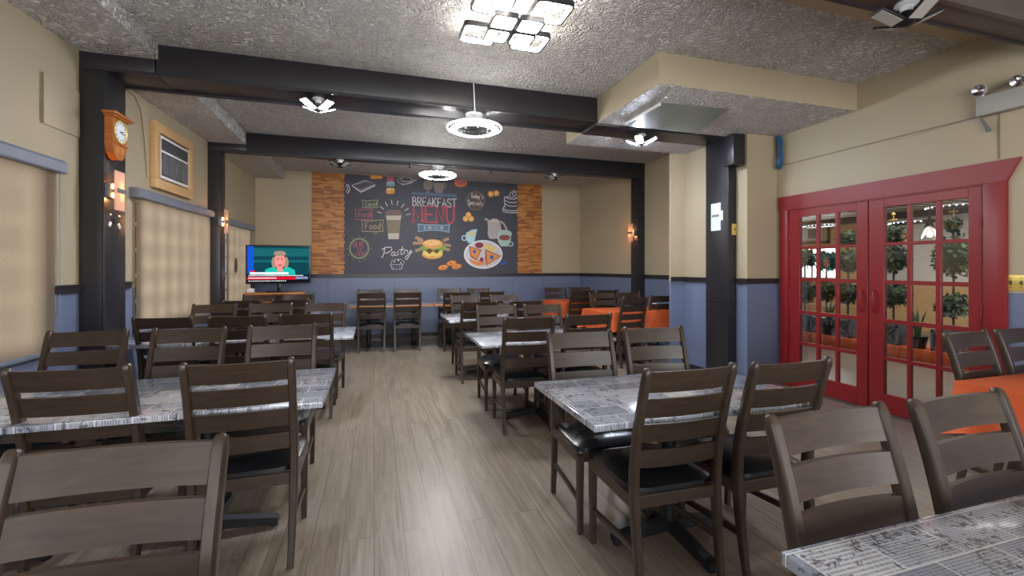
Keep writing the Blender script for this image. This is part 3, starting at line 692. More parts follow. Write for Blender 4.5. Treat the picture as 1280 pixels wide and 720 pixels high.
def flat(mb, pts, y, m):
    mb.add([(p[0], y, p[1]) for p in pts], [tuple(range(len(pts)))], m)
def tv():
    root = empty('television', (-1.555, 8.5, .966)); tag(root, 'flat screen television showing a news presenter in teal', 'television')
    W2, z0, z1 = .50, .145, .80
    m = MB(); m.bbox(-W2, W2, -.005, .04, z0, z1, M['blackplastic'], .006); m.build('bezel', root)
    m = MB(); m.bbox(-.17, .17, -.09, .11, 0, .014, M['blackplastic'], .004); m.bbox(-.03, .03, .005, .03, .01, z0+.02, M['blackplastic'], .004); m.build('pedestal', root)
    E = lambda n, c, s=1.0: emit('tv_'+n, c, s)
    sc = MB(); a, b, c, d = -W2+.025, W2-.025, z0+.03, z1-.022; w_, h_ = b-a, d-c
    T = lambda u, v: (a+u*w_, c+v*h_)
    def rect(u0, u1, v0, v1, m_, L): flat(sc, [T(u0, v0), T(u1, v0), T(u1, v1), T(u0, v1)], -.0055-.0004*L, m_)
    def ell(u, v, ru, rv, m_, L): flat(sc, [T(u+ru*math.cos(t), v+rv*math.sin(t)) for t in [2*PI*i/28 for i in range(28)]], -.0055-.0004*L, m_)
    dk, dk2, blu, teal, skin, hair, red, wht, gry = E('deep_teal', (14, 62, 72)), E('teal_glow', (24, 92, 98)), E('blue', (20, 80, 196), 1), E('jacket', (26, 176, 160)), E('skin', (226, 138, 132)), E('hair', (150, 130, 110)), E('red', (206, 20, 44)), E('white', (224, 228, 236)), E('grey', (116, 130, 160))
    bk = E('blackbar', (14, 18, 30)); dh = E('dark_hair', (70, 58, 60)); lip = E('lips', (168, 56, 66)); eye = E('eyes', (60, 40, 44))
    rect(0, 1, 0, 1, dk, 0); rect(.1, 1, .55, .95, dk2, 1); rect(.1, 1, .62, .72, dk, 2); rect(0, .1, .25, 1, blu, 2)
    flat(sc, [T(.26, .16), T(.78, .16), T(.76, .34), T(.66, .42), T(.40, .42), T(.29, .36)], -.0075, teal)
    ell(.52, .62, .12, .28, dh, 6); ell(.43, .55, .045, .16, hair, 7); ell(.62, .55, .04, .16, hair, 7); flat(sc, [T(.47, .3), T(.57, .3), T(.56, .45), T(.48, .45)], -.0087, skin)
    ell(.52, .60, .085, .23, skin, 9); ell(.52, .80, .10, .08, hair, 10)
    ell(.49, .65, .014, .018, eye, 11); ell(.555, .65, .014, .018, eye, 11); ell(.52, .47, .028, .022, lip, 11); ell(.523, .56, .012, .03, lip if False else skin, 10)
    rect(0, 1, 0, .2, bk, 12); rect(.04, .66, .21, .275, wht, 13); rect(.04, .12, .28, .32, red, 13); rect(.0, .78, .065, .15, red, 13); rect(.78, .98, .075, .15, gry, 13)
    for i in range(26):
        u = .02+i*.034; rect(u, u+.022+.01*random.random(), .168, .19, wht, 14); 
        if i < 15: rect(.02+i*.03, .02+i*.03+.022, .095, .125, wht, 14)
        if i < 18: rect(u, u+.02+.01*random.random(), .02, .04, wht, 14)
    sc.build('screen', root)
    pass
tv()
# ------------------------------------------------------------------ wood slat panels beside the mural
slats = [wood('mosaic_wood_%s' % n, a, b, .45, (6, 20, 40)) for n, a, b in (('a', (148, 92, 40), (172, 110, 52)), ('b', (166, 104, 46), (190, 126, 62)), ('c', (128, 74, 30), (152, 92, 40)), ('d', (178, 118, 58), (200, 140, 76)))]
def mosaic(x0, x1, z0, z1, ragged, label):
    m = MB(); rows_ = 60; h = (z1-z0)/rows_
    m.box(x0, x1, -.004, 0, z0, z1, slats[2])
    for r_ in range(rows_):
        z = z0+r_*h; x = x0+0.0
        e1 = x1+(.018 if ragged > 0 and (r_//2) % 2 else 0) ; s0 = x0-(.018 if ragged < 0 and (r_//2) % 2 else 0); x = s0
        while x < e1-.005:
            L = random.uniform(.07, .26); e = min(e1, x+L)
            if e1-e < .04: e = e1
            m.box(x+.0005, e-.0005, -random.uniform(.010, .024), 0, z+.0006, z+h-.0006, random.choice(slats)); x = e
    tag(m.build('wood_mosaic_panel', loc=(0, YB-.001, 0)), label, 'wall panel', 'stacked wood strip panels')
mosaic(-1.118, -.556, 1.262, 3.18, 1, 'panel of stacked wood strips left of the chalkboard mural')
mosaic(2.95, 3.498, 1.262, 3.18, -1, 'panel of stacked wood strips right of the chalkboard mural')

# ------------------------------------------------------------------ chalkboard mural
MY = YB-.012
mur = empty('chalkboard_mural', (1.2, YB-.001, 1.262)); tag(mur, 'dark chalkboard mural reading breakfast menu with food drawings on back wall', 'mural')
def CM(name, rgb): return plain('chalk_'+name, rgb, .7, .07, 25)
K = {n: CM(n, c) for n, c in dict(white=(196, 192, 196), dim=(150, 148, 154), red=(172, 72, 86), blue=(82, 104, 128), lblue=(140, 166, 184), cup=(188, 178, 166), sleeve=(128, 116, 96), lid=(116, 98, 92), taupe=(128, 116, 108), bun=(212, 152, 88), bunlight=(228, 182, 124), lettuce=(118, 158, 70), patty=(92, 58, 40), cheese=(222, 192, 104), fries=(166, 132, 104), orange=(222, 150, 74), orange2=(196, 112, 60), plate=(214, 212, 218), pizza=(214, 140, 84), crust=(168, 92, 60), berry=(132, 42, 72), bberry=(62, 82, 150), jug=(170, 162, 162), mint=(166, 188, 178), tea=(140, 74, 72), pink=(176, 88, 110), teal=(120, 150, 156), green=(138, 150, 116), rose=(164, 90, 106), khaki=(158, 148, 114), sky=(170, 200, 214), brown=(92, 76, 72), dark=(50, 50, 58), yellow=(214, 190, 120)).items()}
M['board'] = plain('chalkboard_slate', (62, 62, 72), .6, .06, 1.5)
m = MB(); m.box(-.556-1.2, 2.952-1.2, -.012, 0, 0, 1.915, M['board']); m.build('board', mur)
class Art:
    def __init__(s): s.m = MB(); s.L = 1
    def w(s, p): q = P(p[0], p[1], MY-.0008*s.L); return (q.x-1.2, q.y-YB, q.z-1.262)
    def poly(s, pts, m): 
        q = [s.w(p) for p in pts]; s.m.add(q, [tuple(range(len(q)))], K[m]); s.L += 1
    def ell(s, x, y, rx, ry, m, rot=0, n=30, dy=None):
        c, d = math.cos(rot), math.sin(rot)
        s.poly([(x+rx*math.cos(t)*c-ry*math.sin(t)*d, y+rx*math.cos(t)*d+ry*math.sin(t)*c) for t in [2*PI*i/n for i in range(n)]], m)
    def line(s, pts, wd, m, closed=False):
        pts = list(pts)+([pts[0]] if closed else []); q = []; n = len(pts)
        for i, p in enumerate(pts):
            a = pts[max(0, i-1)]; b = pts[min(n-1, i+1)]
            if closed and i in (0, n-1): a, b = pts[n-2], pts[1]
            dx, dy = b[0]-a[0], b[1]-a[1]; L = math.hypot(dx, dy) or 1; ox, oy = -dy/L*wd/2, dx/L*wd/2
            q += [s.w((p[0]+ox, p[1]+oy)), s.w((p[0]-ox, p[1]-oy))]
        s.m.add(q, [(2*i, 2*i+1, 2*i+3, 2*i+2) for i in range(n-1)], K[m]); s.L += .3
    def oval(s, x, y, rx, ry, wd, m, a0=0, a1=2*PI, n=28): s.line([(x+rx*math.cos(a0+(a1-a0)*i/n), y+ry*math.sin(a0+(a1-a0)*i/n)) for i in range(n+1)], wd, m)
    def done(s, name): s.m.build(name, mur)
# stroke alphabet on a 1x1 cell (x right, y down)
GL = {'A': [[(0, 1), (.5, 0), (1, 1)], [(.2, .65), (.8, .65)]], 'B': [[(.1, 0), (.1, 1)], [(.1, 0), (.6, 0), (.82, .12), (.82, .36), (.6, .47), (.1, .47)], [(.6, .47), (.92, .6), (.92, .87), (.65, 1), (.1, 1)]],
 'R': [[(.1, 0), (.1, 1)], [(.1, 0), (.65, 0), (.88, .14), (.88, .38), (.65, .52), (.1, .52)], [(.5, .52), (.95, 1)]], 'E': [[(.9, 0), (.1, 0), (.1, 1), (.92, 1)], [(.1, .5), (.7, .5)]],
 'K': [[(.1, 0), (.1, 1)], [(.9, 0), (.1, .58)], [(.35, .42), (.95, 1)]], 'F': [[(.9, 0), (.1, 0), (.1, 1)], [(.1, .5), (.7, .5)]], 'S': [[(.88, .15), (.6, 0), (.3, 0), (.1, .14), (.1, .32), (.3, .46), (.7, .54), (.9, .68), (.9, .86), (.7, 1), (.3, 1), (.08, .84)]],
 'T': [[(0, 0), (1, 0)], [(.5, 0), (.5, 1)]], 'M': [[(.05, 1), (.08, 0), (.5, .8), (.92, 0), (.95, 1)]], 'N': [[(.1, 1), (.1, 0), (.9, 1), (.9, 0)]], 'U': [[(.1, 0), (.1, .75), (.28, 1), (.72, 1), (.9, .75), (.9, 0)]],
 'H': [[(.1, 0), (.1, 1)], [(.9, 0), (.9, 1)], [(.1, .5), (.9, .5)]], 'O': [[(.5, 0), (.15, .15), (.05, .5), (.15, .85), (.5, 1), (.85, .85), (.95, .5), (.85, .15), (.5, 0)]], 'W': [[(0, 0), (.25, 1), (.5, .3), (.75, 1), (1, 0)]],
 'D': [[(.1, 0), (.1, 1), (.6, 1), (.92, .75), (.92, .25), (.6, 0), (.1, 0)]], 'L': [[(.1, 0), (.1, 1), (.85, 1)]],
 'o': [[(.5, .4), (.15, .52), (.1, .75), (.25, .97), (.55, 1), (.85, .85), (.88, .6), (.5, .4)]], 'c': [[(.85, .5), (.5, .4), (.15, .55), (.12, .85), (.45, 1), (.88, .9)]],
 'a': [[(.85, .45), (.45, .4), (.12, .6), (.15, .9), (.45, 1), (.8, .8)], [(.85, .42), (.82, 1), (1, .95)]], 'l': [[(.5, 0), (.5, 1)]], 'r': [[(.25, .4), (.25, 1)], [(.25, .6), (.5, .42), (.85, .45)]],
 'e': [[(.12, .7), (.85, .66), (.7, .42), (.35, .42), (.12, .7), (.3, .98), (.85, .92)]], 's': [[(.8, .45), (.4, .4), (.2, .55), (.7, .72), (.75, .92), (.4, 1), (.12, .93)]], 'h': [[(.15, 0), (.15, 1)], [(.15, .6), (.5, .4), (.8, .55), (.8, 1)]],
 'd': [[(.8, 0), (.8, 1)], [(.8, .5), (.4, .4), (.12, .65), (.2, .95), (.5, 1), (.8, .85)]], 'y': [[(.1, .4), (.2, .8), (.5, .85), (.8, .4)], [(.85, .4), (.7, 1.2), (.3, 1.4), (.1, 1.2)]], 't': [[(.45, .05), (.45, .9), (.8, 1)], [(.15, .4), (.85, .36)]],
 'p': [[(.2, .4), (.15, 1.45)], [(.2, .5), (.6, .4), (.88, .65), (.7, .98), (.2, .95)]], 'i': [[(.5, .4), (.5, 1)], [(.45, .15), (.55, .2)]], "'": [[(.5, 0), (.4, .2)]],
 '8': [[(.5, 0), (.15, .2), (.3, .42), (.7, .56), (.9, .8), (.5, 1), (.1, .8), (.3, .56), (.7, .42), (.85, .2), (.5, 0)]], '0': [[(.5, 0), (.12, .25), (.12, .75), (.5, 1), (.88, .75), (.88, .25), (.5, 0)]], '1': [[(.25, .2), (.5, 0), (.5, 1)]], '2': [[(.12, .2), (.45, 0), (.85, .2), (.75, .5), (.1, 1), (.9, 1)]], ':': [[(.45, .3), (.55, .3)], [(.45, .75), (.55, .75)]], '-': [[(.1, .5), (.9, .5)]], ' ': []}
def write(A, txt, x, y, cw, chh, wd, m, gap=.22, slope=0, slant=0, serif=0, arc=0, narrow={}):
    cx = x; tot = len(txt)
    for i, c in enumerate(txt):
        w_ = cw*narrow.get(c, 1)
        yo = y+slope*(cx-x)-arc*math.sin(PI*(i+.5)/tot)
        for st in GL[c]:
            pts = [(cx+px*w_+slant*(1-py)*chh, yo+py*chh) for px, py in st]; A.line(pts, wd, m)
            if serif:
                for e in (pts[0], pts[-1]): A.line([(e[0]-serif, e[1]), (e[0]+serif, e[1])], wd*.8, m)
        cx += w_+cw*gap
A = Art()
A.poly([(515, 240), (570.5, 243), (570.5, 246.5), (515, 243.5)], 'blue')
write(A, 'BREAKFAST', 515.5, 246.5, 4.9, 10.5, 1.15, 'white', .27, .045, 0, .9)
write(A, 'MENU', 516, 257.5, 11, 19.5, 2.6, 'red', .2, .04, 0, 2.2, 0, {'M': 1.15})
A.poly([(522, 280), (562.5, 282), (562, 289), (522.5, 287.5)], 'blue'); A.line([(522, 280), (530, 281), (542, 281), (554, 281.6), (562.5, 281)], 1.1, 'lblue'); A.line([(522.5, 289.5), (532, 288), (542, 287.6), (553, 288.5), (562, 290.5)], 1.1, 'lblue'); A.line([(522, 280), (524, 285), (522.5, 289.5)], 1, 'lblue'); A.line([(562.5, 281), (560.5, 286), (562, 290.5)], 1, 'lblue')
write(A, '8:00-12:00', 530, 282.6, 1.9, 3.6, .55, 'white', .3, .02)
A.done('title_lettering')
A = Art()  # drawn cup silhouettes above the title
A.ell(535, 231, 6, 7, 'taupe'); A.poly([(534.2, 237), (535.8, 237), (536.2, 240), (533.8, 240)], 'taupe'); A.ell(535, 240.3, 3, .8, 'taupe')
A.poly([(541, 228), (556, 229), (553.5, 241.5), (544, 241)], 'taupe'); A.oval(556, 232, 2, 3, 1, 'taupe'); A.done('cup_silhouettes')
A = Art()  # coffee cup
A.poly([(482.5, 268), (501.5, 268), (498.5, 299), (485.5, 299)], 'cup'); A.poly([(483, 275), (501, 275), (499.2, 291.5), (484.8, 291.5)], 'sleeve')
A.poly([(481, 269.5), (482, 265), (485, 262.5), (499, 262.5), (502, 265), (503, 269.5)], 'lid'); A.oval(492, 270, 10.5, 1.2, .6, 'cup', 0, PI)
for a in (-160, -140, -118, -97, -75, -52, -32, -12): r0, r1 = 16, 22; c, s_ = math.cos(math.radians(a)), math.sin(math.radians(a)); A.line([(492+r0*c, 272+r0*s_), (492+r1*c, 272+r1*s_)], 1, 'white')
A.done('coffee_cup_drawing')
A = Art()
def ribbon(x0, y0, x1, y1, m, txt, cw, hh):
    A.line([(x0, y0), (x0+(x1-x0)*.3, y0+1.4), (x0+(x1-x0)*.7, y0+.4), (x1, y0+.2), (x1-1.6, (y0+y1)/2), (x1, y1), (x0+(x1-x0)*.6, y1+.6), (x0, y1), (x0+1.6, (y0+y1)/2)], 1.1, m, True)
    write(A, txt, x0+4.5, (y0+y1)/2-hh/2+.3, cw, hh, 1.1, m, .22)
ribbon(452.5, 250, 473, 259, 'green', 'Local', 2.5, 5.5); ribbon(443.5, 261, 466, 274, 'rose', 'Fresh', 2.8, 7); ribbon(452, 275, 479.5, 289, 'khaki', 'Food', 4.2, 8.5); A.line([(467, 289.5), (469, 293), (472, 290)], .8, 'khaki'); A.done('ribbon_lettering')
A = Art(); A.oval(449, 310.5, 12, 12.5, 1.3, 'green'); A.oval(449, 310.5, 10.8, 11.3, .4, 'khaki')
write(A, 'HERE', 441.5, 303, 2.9, 6, .9, 'rose', .3, -.1); write(A, 'AND', 446, 309.8, 1.9, 3.4, .6, 'rose', .3, -.1); write(A, 'NOW', 444, 314.6, 3.6, 6.2, .9, 'rose', .3, -.1)
for k_ in range(12): a = k_*PI/6; A.line([(449+14.5*math.cos(a), 310.5+15*math.sin(a)), (449+16*math.cos(a), 310.5+16.5*math.sin(a))], .8, 'green')
A.done('here_and_now_badge')
A = Art()  # script lettering
for st in ([(481, 309), (480, 316), (478, 322), (476.5, 321)], [(477, 312), (483, 309), (489, 309), (490, 312), (485, 316), (480, 316.5)], [(493, 315), (490.5, 315.5), (489, 318.5), (491, 320), (493.5, 317), (493.8, 315), (493, 319.5), (495, 319)], [(498.5, 313.5), (496, 315.5), (498.5, 317.5), (496.5, 319.5), (494.5, 318.5)], [(503.5, 308), (501, 316), (501.5, 318.5), (504, 317)], [(499, 312.5), (506, 311.5)], [(505.5, 313.5), (505, 317.5)], [(505.3, 314.5), (507, 312.8), (509, 313)], [(509.5, 312.5), (509.5, 316), (512, 315.5), (514, 312)], [(514, 312), (512, 319), (508, 325), (506, 323), (509, 319), (516, 314.5)]):
    A.line(st, 1.1, 'white')
A.ell(497, 328, 8.5, 4.5, 'dim'); A.ell(497, 328, 7.4, 3.5, 'dark'); A.poly([(487, 330), (504.5, 330), (502, 337), (490, 337)], 'dim'); A.poly([(489, 331), (502.5, 331), (500.5, 336), (491.5, 336)], 'dark')
for x in (492, 495.5, 499): A.line([(x, 330.5), (x+.3, 336)], .6, 'dim')
A.ell(493, 327, 1.2, 1, 'white'); A.ell(498, 325.5, 1.2, 1, 'white'); A.ell(501, 328.5, 1.1, .9, 'white'); A.done('pastry_lettering')
A = Art()  # burger with fries
for x0, y0, x1, y1 in ((528, 300, 519, 296.5), (530, 304, 516, 304), (531, 310, 519, 313.5), (554, 301, 561, 298), (555, 306, 563.5, 307), (553, 310, 562, 312.5), (529, 302, 522, 299)): A.line([(x0, y0), (x1, y1)], 3.6, 'fries')
A.ell(540.5, 318, 13, 5.8, 'bun'); A.poly([(527, 312), (554, 313), (552, 319), (546, 321.5), (540, 319.5), (535, 321.5), (530, 318)], 'cheese'); A.poly([(526.5, 308), (556, 308), (555, 314), (550, 313), (546, 317), (541, 314), (537, 317.5), (532, 313.5), (527, 314)], 'patty')
A.poly([(525, 308), (556.5, 307), (557, 311), (552, 314), (547, 311.5), (542, 313.5), (537, 310.5), (531, 313.5), (526, 312)], 'lettuce'); A.ell(541, 305, 13, 6, 'bun'); A.ell(540, 303.5, 10, 3.6, 'bunlight'); A.done('burger_drawing')
A = Art()
for x, y in ((554, 334.3), (564.5, 329), (571, 333)): A.ell(x, y, 6.4, 3.3, 'orange2', -.2); A.ell(x-.5, y-.3, 4.8, 2.3, 'orange', -.2); A.ell(x-1, y+.3, 2, 1.1, 'crust', -.2)
for x, y in ((585.5, 268.5), (582, 273.5), (589, 273.5)): A.ell(x, y, 3.6, 3.6, 'orange'); A.ell(x, y, 2.2, 2.2, 'yellow')
for cx_, cy_ in ((613.5, 242.5), (620.5, 241.5)):
    A.poly([(cx_+(4.6 if i % 2 else 3)*math.cos(i*PI/6+.3), cy_+(4.6 if i % 2 else 3)*math.sin(i*PI/6+.3)) for i in range(12)], 'orange'); A.ell(cx_, cy_, 2, 2, 'yellow')
for x in (466, 470, 475): A.ell(x, 221.5, 3, 2.4, 'orange')
A.ell(576, 229, 8, 5, 'orange2'); A.ell(577, 228, 5, 2.8, 'pink'); A.done('biscuit_drawings')
A = Art(); A.ell(488, 221.5, 5, 2.2, 'pink'); A.ell(488, 225, 5.3, 2, 'pink'); A.poly([(483, 227.5), (493, 227.5), (493.5, 233), (482.8, 233)], 'teal'); A.ell(488, 228.5, 5.3, 1.8, 'lblue'); A.poly([(482.8, 236), (493.2, 236), (493.5, 241), (482.8, 241)], 'orange'); A.ell(488, 236.5, 5.3, 1.8, 'yellow'); A.ell(488, 241, 5.3, 1.5, 'orange'); A.done('macaron_drawing')
A = Art(); A.line([(440, 231.5), (457, 225.5), (469, 230.5), (451, 239)], 1, 'white', True); A.line([(444, 231.5), (457, 227.5), (464.5, 231), (450.5, 236.5)], .5, 'dim', True); A.line([(440, 232), (451, 240.5), (469, 232)], 1.2, 'white')
A.oval(433, 236, 4, 5.5, 1.2, 'white', -1.6, 1.4); A.oval(432, 236, 2.5, 3.5, .8, 'white', -1.6, 1.4)
A.oval(507, 226, 10, 4, .9, 'dim'); A.oval(508, 224, 7, 3, .8, 'white', .2, 3.2); A.line([(502, 231), (512, 229), (521, 224)], 1, 'white'); A.done('chalk_tray_drawings')
A = Art(); A.ell(594.5, 251, 12.5, 12.3, 'brown'); A.oval(594.5, 251, 11.4, 11.2, .6, 'taupe')
write(A, "Today's", 588.5, 242, 2.0, 5.4, .8, 'white', .12, .1, .1); write(A, 'Specials', 584.5, 250, 2.1, 5.6, .8, 'white', .14, .08, .1); A.done('specials_badge')
A = Art()  # cake sketch
for y, rx in ((264.5, 13), (262, 12)): A.oval(640, y-2, rx*.9, 3.5, 1.1, 'white', PI*.02, PI*1.15)
for y in (257.5, 253, 248.5): A.line([(630.5, y-3), (636, y), (642, y+.5), (646, y-.5)], 1, 'white')
A.line([(630.5, 247), (631, 259)], 1, 'white'); A.line([(630.5, 247), (637, 245), (638, 241), (643, 238), (646, 240)], 1, 'white'); A.line([(634, 248), (640, 246), (646, 247)], .8, 'white'); A.oval(643, 242.5, 2.5, 2, .8, 'white'); A.done('cake_drawing')
A = Art()  # jug, milk jug, tea cup
A.poly([(609, 275), (606, 275.5), (605.5, 273.5), (608, 272.5), (612, 275.5), (617, 273), (621, 273.5), (625, 277), (626.5, 285), (627, 293), (624, 298.5), (612, 298.5), (609.5, 293), (610, 284)], 'jug'); A.line([(625.5, 276.5), (630, 280), (633, 286), (634, 291)], 2, 'jug'); A.ell(618, 276, 6, 2, 'cup')
A.poly([(622, 291), (639, 291), (638.5, 300), (635, 308), (626, 308), (622.5, 302)], 'mint'); A.ell(630.8, 292.5, 9, 5.2, 'mint'); A.ell(630.8, 297, 7, 3.6, 'tea'); A.oval(638.5, 305, 2.6, 2.5, 1.4, 'mint')
A.poly([(583, 291), (590, 287), (596.5, 286.5), (594.5, 295), (593, 303), (585.5, 304), (581.5, 297)], 'sky'); A.oval(580.5, 297.5, 3, 3, 1.4, 'sky'); A.ell(589, 292, 4.5, 2.2, 'yellow', -.4); A.done('jug_and_cup_drawing')
A = Art()  # plate of toast with berries
A.ell(604, 318, 24.2, 18, 'plate'); A.ell(604, 318, 22, 16, 'white'); A.ell(612, 309.5, 9, 3.6, 'yellow', .4)
A.poly([(586, 307.5), (602, 312), (596, 326), (588, 321)], 'crust'); A.poly([(588, 309), (600, 313), (595.5, 323.5), (589.5, 319)], 'pizza'); A.poly([(606.5, 311.5), (627, 320), (608, 332), (606, 324)], 'crust'); A.poly([(608, 314), (625, 320), (609, 330)], 'pizza')
A.poly([(586, 323), (596, 327), (603, 321), (606.5, 330.5), (597, 332.5), (588, 328)], 'pizza'); A.ell(599, 306.5, 5.2, 3.6, 'berry'); A.ell(593, 314.5, 2, 2.2, 'bberry'); A.ell(614.5, 321.5, 2.4, 2.4, 'bberry'); A.ell(602, 324.5, 2.4, 2.8, 'berry'); A.ell(627.5, 329.5, 2.6, 2.2, 'bberry'); A.ell(631.5, 328, 2.2, 2, 'bberry'); A.done('plate_drawing')

# ------------------------------------------------------------------ things on the right side
m = MB(); m.bbox(-.0025, 0, -.082, .082, 0, .34, M['paper'], .0008, 1); m.bbox(-.004, -.0015, -.12, -.06, .12, .24, M['white'], .0008, 1); m.box(-.0032, -.0024, -.07, .07, .17, .20, M['grey'])
tag(m.build('paper_notice', loc=(4.079, 4.62, 1.85)), 'white paper notice taped to the side of the front right column', 'notice')
def plate(name, loc, rz, w_, h_, n, label):
    root = empty(name, loc, rz); tag(root, label, 'light switch'); m = MB(); m.bbox(-w_/2, w_/2, -.007, 0, 0, h_, M['brass'], .003, 2); m.build('cover_plate', root)
    for i in range(n):
        x = -w_/2+w_*(i+.5)/n; m = MB(); m.bbox(x-.007, x+.007, -.013, -.006, h_/2-.016, h_/2+.016, M['brown_beam'], .002, 1); m.build('switch_lever', root)
        for z in (.2, .8):
            m = MB(); m.lathe([(0, 0), (.004, 0), (.003, .002), (0, .002)], M['blackplastic'], (x, -.007, h_*z), 8, Matrix.Rotation(PI/2, 4, 'X')); m.build('screw', root)
plate('switch_plate', (4.175, 4.42, 1.785), 0, .085, .135, 1, 'brass coloured switch plate on the front right column')
plate('switch_plate', (4.65, 2.075, 1.22), -PI/2, .235, .118, 4, 'wide brass coloured switch plate right of the red doors')
m = MB()
random.seed(3)
for k_ in range(9):
    o = random.uniform(-.012, .012); q = random.uniform(-.010, .010)
    pts = [(o+.035*math.sin(t)*(.7+.3*math.cos(t))*(1 if t < PI else 1), q, .0) for t in (0,)]
    pts = []
    for i in range(25):
        t = 2*PI*i/24; z = .20+.19*math.cos(t)-.01*k_*.3; pinch = abs(z-.215)/.2; pts.append((o+.042*math.sin(t)*min(1, .15+pinch), q+.01*math.cos(t*2), z))
    m.tube(pts[:-1], .0045, M['bluecable'], 6, closed=True)
m.tube([(0, 0, .2), (0, 0, .23)], .02, M['grey'], 10)
tag(m.build('cable_bundle', loc=(4.605, 4.17, 2.575)), 'coiled blue cable hanging in the corner below the soffit', 'cable')
# emergency light
root = empty('emergency_light', (4.65, 2.05, 2.59)); tag(root, 'white emergency light box with two spot heads at top right', 'emergency light')
m = MB(); m.bbox(-.075, 0, -.30, .29, 0, .15, M['greybox'], .006); m.build('battery_box', root)
for y, tilt in ((.26, .3), (.04, -.1)):
    m = MB(); mt = Matrix.Translation((-.06, y, .205)) @ Matrix.Rotation(-2.0+tilt, 4, 'Y'); m.lathe([(0, -.035), (.025, -.035), (.045, .02), (.048, .03), (.044, .033)], M['greybox'], mt.translation, 20, mt.to_3x3().to_4x4()); m.tube([(-.04, y, .14), (-.045, y, .18)], .008, M['white'], 6); h = m.build('spot_head', root)
    m = MB(); m.lathe([(0, .02), (.02, .012), (.044, .031)], M['chrome'], mt.translation, 20, mt.to_3x3().to_4x4()); m.build('reflector', h)
m = MB(); m.tube([(-.02, .05, .22), (-.03, .15, .20), (-.03, .24, .17)], .004, M['grey'], 6); m.tube([(-.01, .3, .13), (-.012, .305, .05), (-.01, .34, .01), (-.006, .9, -.01)], .0035, M['greybox'], 6); m.build('wiring', root)
m = MB(); m.prism([(-.03, .29, .0), (-.03, .275, .0), (-.05, .20, -.13), (-.05, .235, -.135)], (.006, 0, 0), M['grey']); m.build('hanging_tag', root)
# grey-green board under the soffit
m = MB(); m.prism([(2.65, 4.31, 2.93), (2.61, 3.69, 2.965), (3.37, 3.63, 2.965), (3.52, 4.32, 2.93)], (0, 0, .012), M['greenpanel']); m.box(2.605, 2.62, 3.69, 4.31, 2.94, 2.966, M['white'])
tag(m.build('ceiling_board'), 'grey green board hanging under the soffit by the beam', 'board')

# ------------------------------------------------------------------ lamps
def shoplight(loc, lit, label, rz=0, s=1.0):
    root = empty('folding_led_lamp', loc, rz); tag(root, label, 'ceiling lamp', 'folding panel ceiling lamps'); root.scale = (s, s, s)
    m = MB(); m.lathe([(0, 0), (.052, 0), (.055, -.012), (.03, -.022), (.028, -.055), (0, -.055)], M['white'], (0, 0, 0), 20); m.build('socket', root)
    m = MB(); m.lathe([(0, -.05), (.03, -.05), (.042, -.07), (.042, -.115), (.02, -.125), (0, -.125)], M['blackplastic'] if not lit else M['grey'], (0, 0, 0), 16); m.build('body', root)
    for k_ in range(4):
        a = k_*PI/2+PI/4; mt = Matrix.Rotation(a, 4, 'Z') @ Matrix.Translation((.035, 0, -.11)) @ Matrix.Rotation(-.42, 4, 'Y')
        m = MB(); m.bbox(0, .15, -.045, .045, -.006, .008, M['blackplastic'] if not lit else M['grey'], .004, 1, mt); p = m.build('panel', root)
        m = MB(); m.box(.015, .14, -.036, .036, -.0085, -.0062, M['led'] if lit else M['greybox'], mt); m.build('diffuser', p)
shoplight((-.505, 4.60, 2.99), True, 'lit folding LED lamp under the front black beam, left one')
shoplight((3.0, 4.60, 2.95), True, 'lit folding LED lamp under the front black beam, right one by the soffit')
shoplight((-.482, 7.10, 2.985), False, 'unlit black folding lamp under the rear beam above the left wood panel')
shoplight((2.932, 7.10, 2.985), False, 'unlit black folding lamp under the rear beam above the right wood panel')
shoplight((3.03, 1.87, 2.97), False, 'unlit black folding lamp under the brown beam at top right', .5, 1.1)
for x, la in ((.524, 'left'), (1.81, 'right')):
    m = MB(); m.tube([(0, 0, 0), (0, 0, -.03), (.015, 0, -.05), (.0, 0, -.06), (-.015, 0, -.045)], .008, M['iron'], 6); m.bbox(-.02, .02, -.02, .02, -.012, 0, M['iron'], .003, 1)
    tag(m.build('ceiling_hook', loc=(x, 7.10, 2.985)), 'small black hook under the rear beam on the %s of the rear fan lamp' % la, 'hook')
def fanlamp(loc, label, en):
    root = empty('fan_lamp', loc); tag(root, label, 'ceiling fan lamp', 'round ring light ceiling fans')
    m = MB(); m.lathe([(0, 0), (.09, 0), (.09, -.055), (.085, -.075), (.0, -.075)], M['white'], (0, 0, 0), 32); m.build('mounting_can', root)
    m = MB(); m.lathe([(.08, -.07), (.14, -.085), (.24, -.115), (.278, -.14), (.28, -.152), (.262, -.160), (.247, -.162)], M['grey'], (0, 0, 0), 48); m.build('housing', root)
    m = MB(); m.lathe([(.279, -.136), (.286, -.145), (.281, -.154)], M['led_ring'], (0, 0, 0), 48); m.build('outer_light_ring', root)
    m = MB(); m.lathe([(.248, -.162), (.242, -.172), (.232, -.176), (.192, -.174), (.184, -.166)], M['led_ring'], (0, 0, 0), 48); m.build('light_ring', root)
    m = MB(); m.lathe([(.185, -.165), (.18, -.174), (0, -.180)], M['greenpanel'], (0, 0, 0), 40)
    for r_ in (.05, .09, .13): m.lathe([(r_, -.181), (r_+.004, -.186), (r_+.008, -.181)], M['iron'], (0, 0, 0), 40)
    for k_ in range(8): a = k_*PI/4; m.box(.02, .165, -.003, .003, -.186, -.181, M['grey'], Matrix.Rotation(a, 4, 'Z'))
    m.build('grille', root)
fanlamp((1.0, 4.60, 2.99), 'round ceiling fan with glowing ring under the front black beam', 22)
fanlamp((.96, 7.10, 2.985), 'smaller looking round fan lamp with glowing ring before the mural', 22)
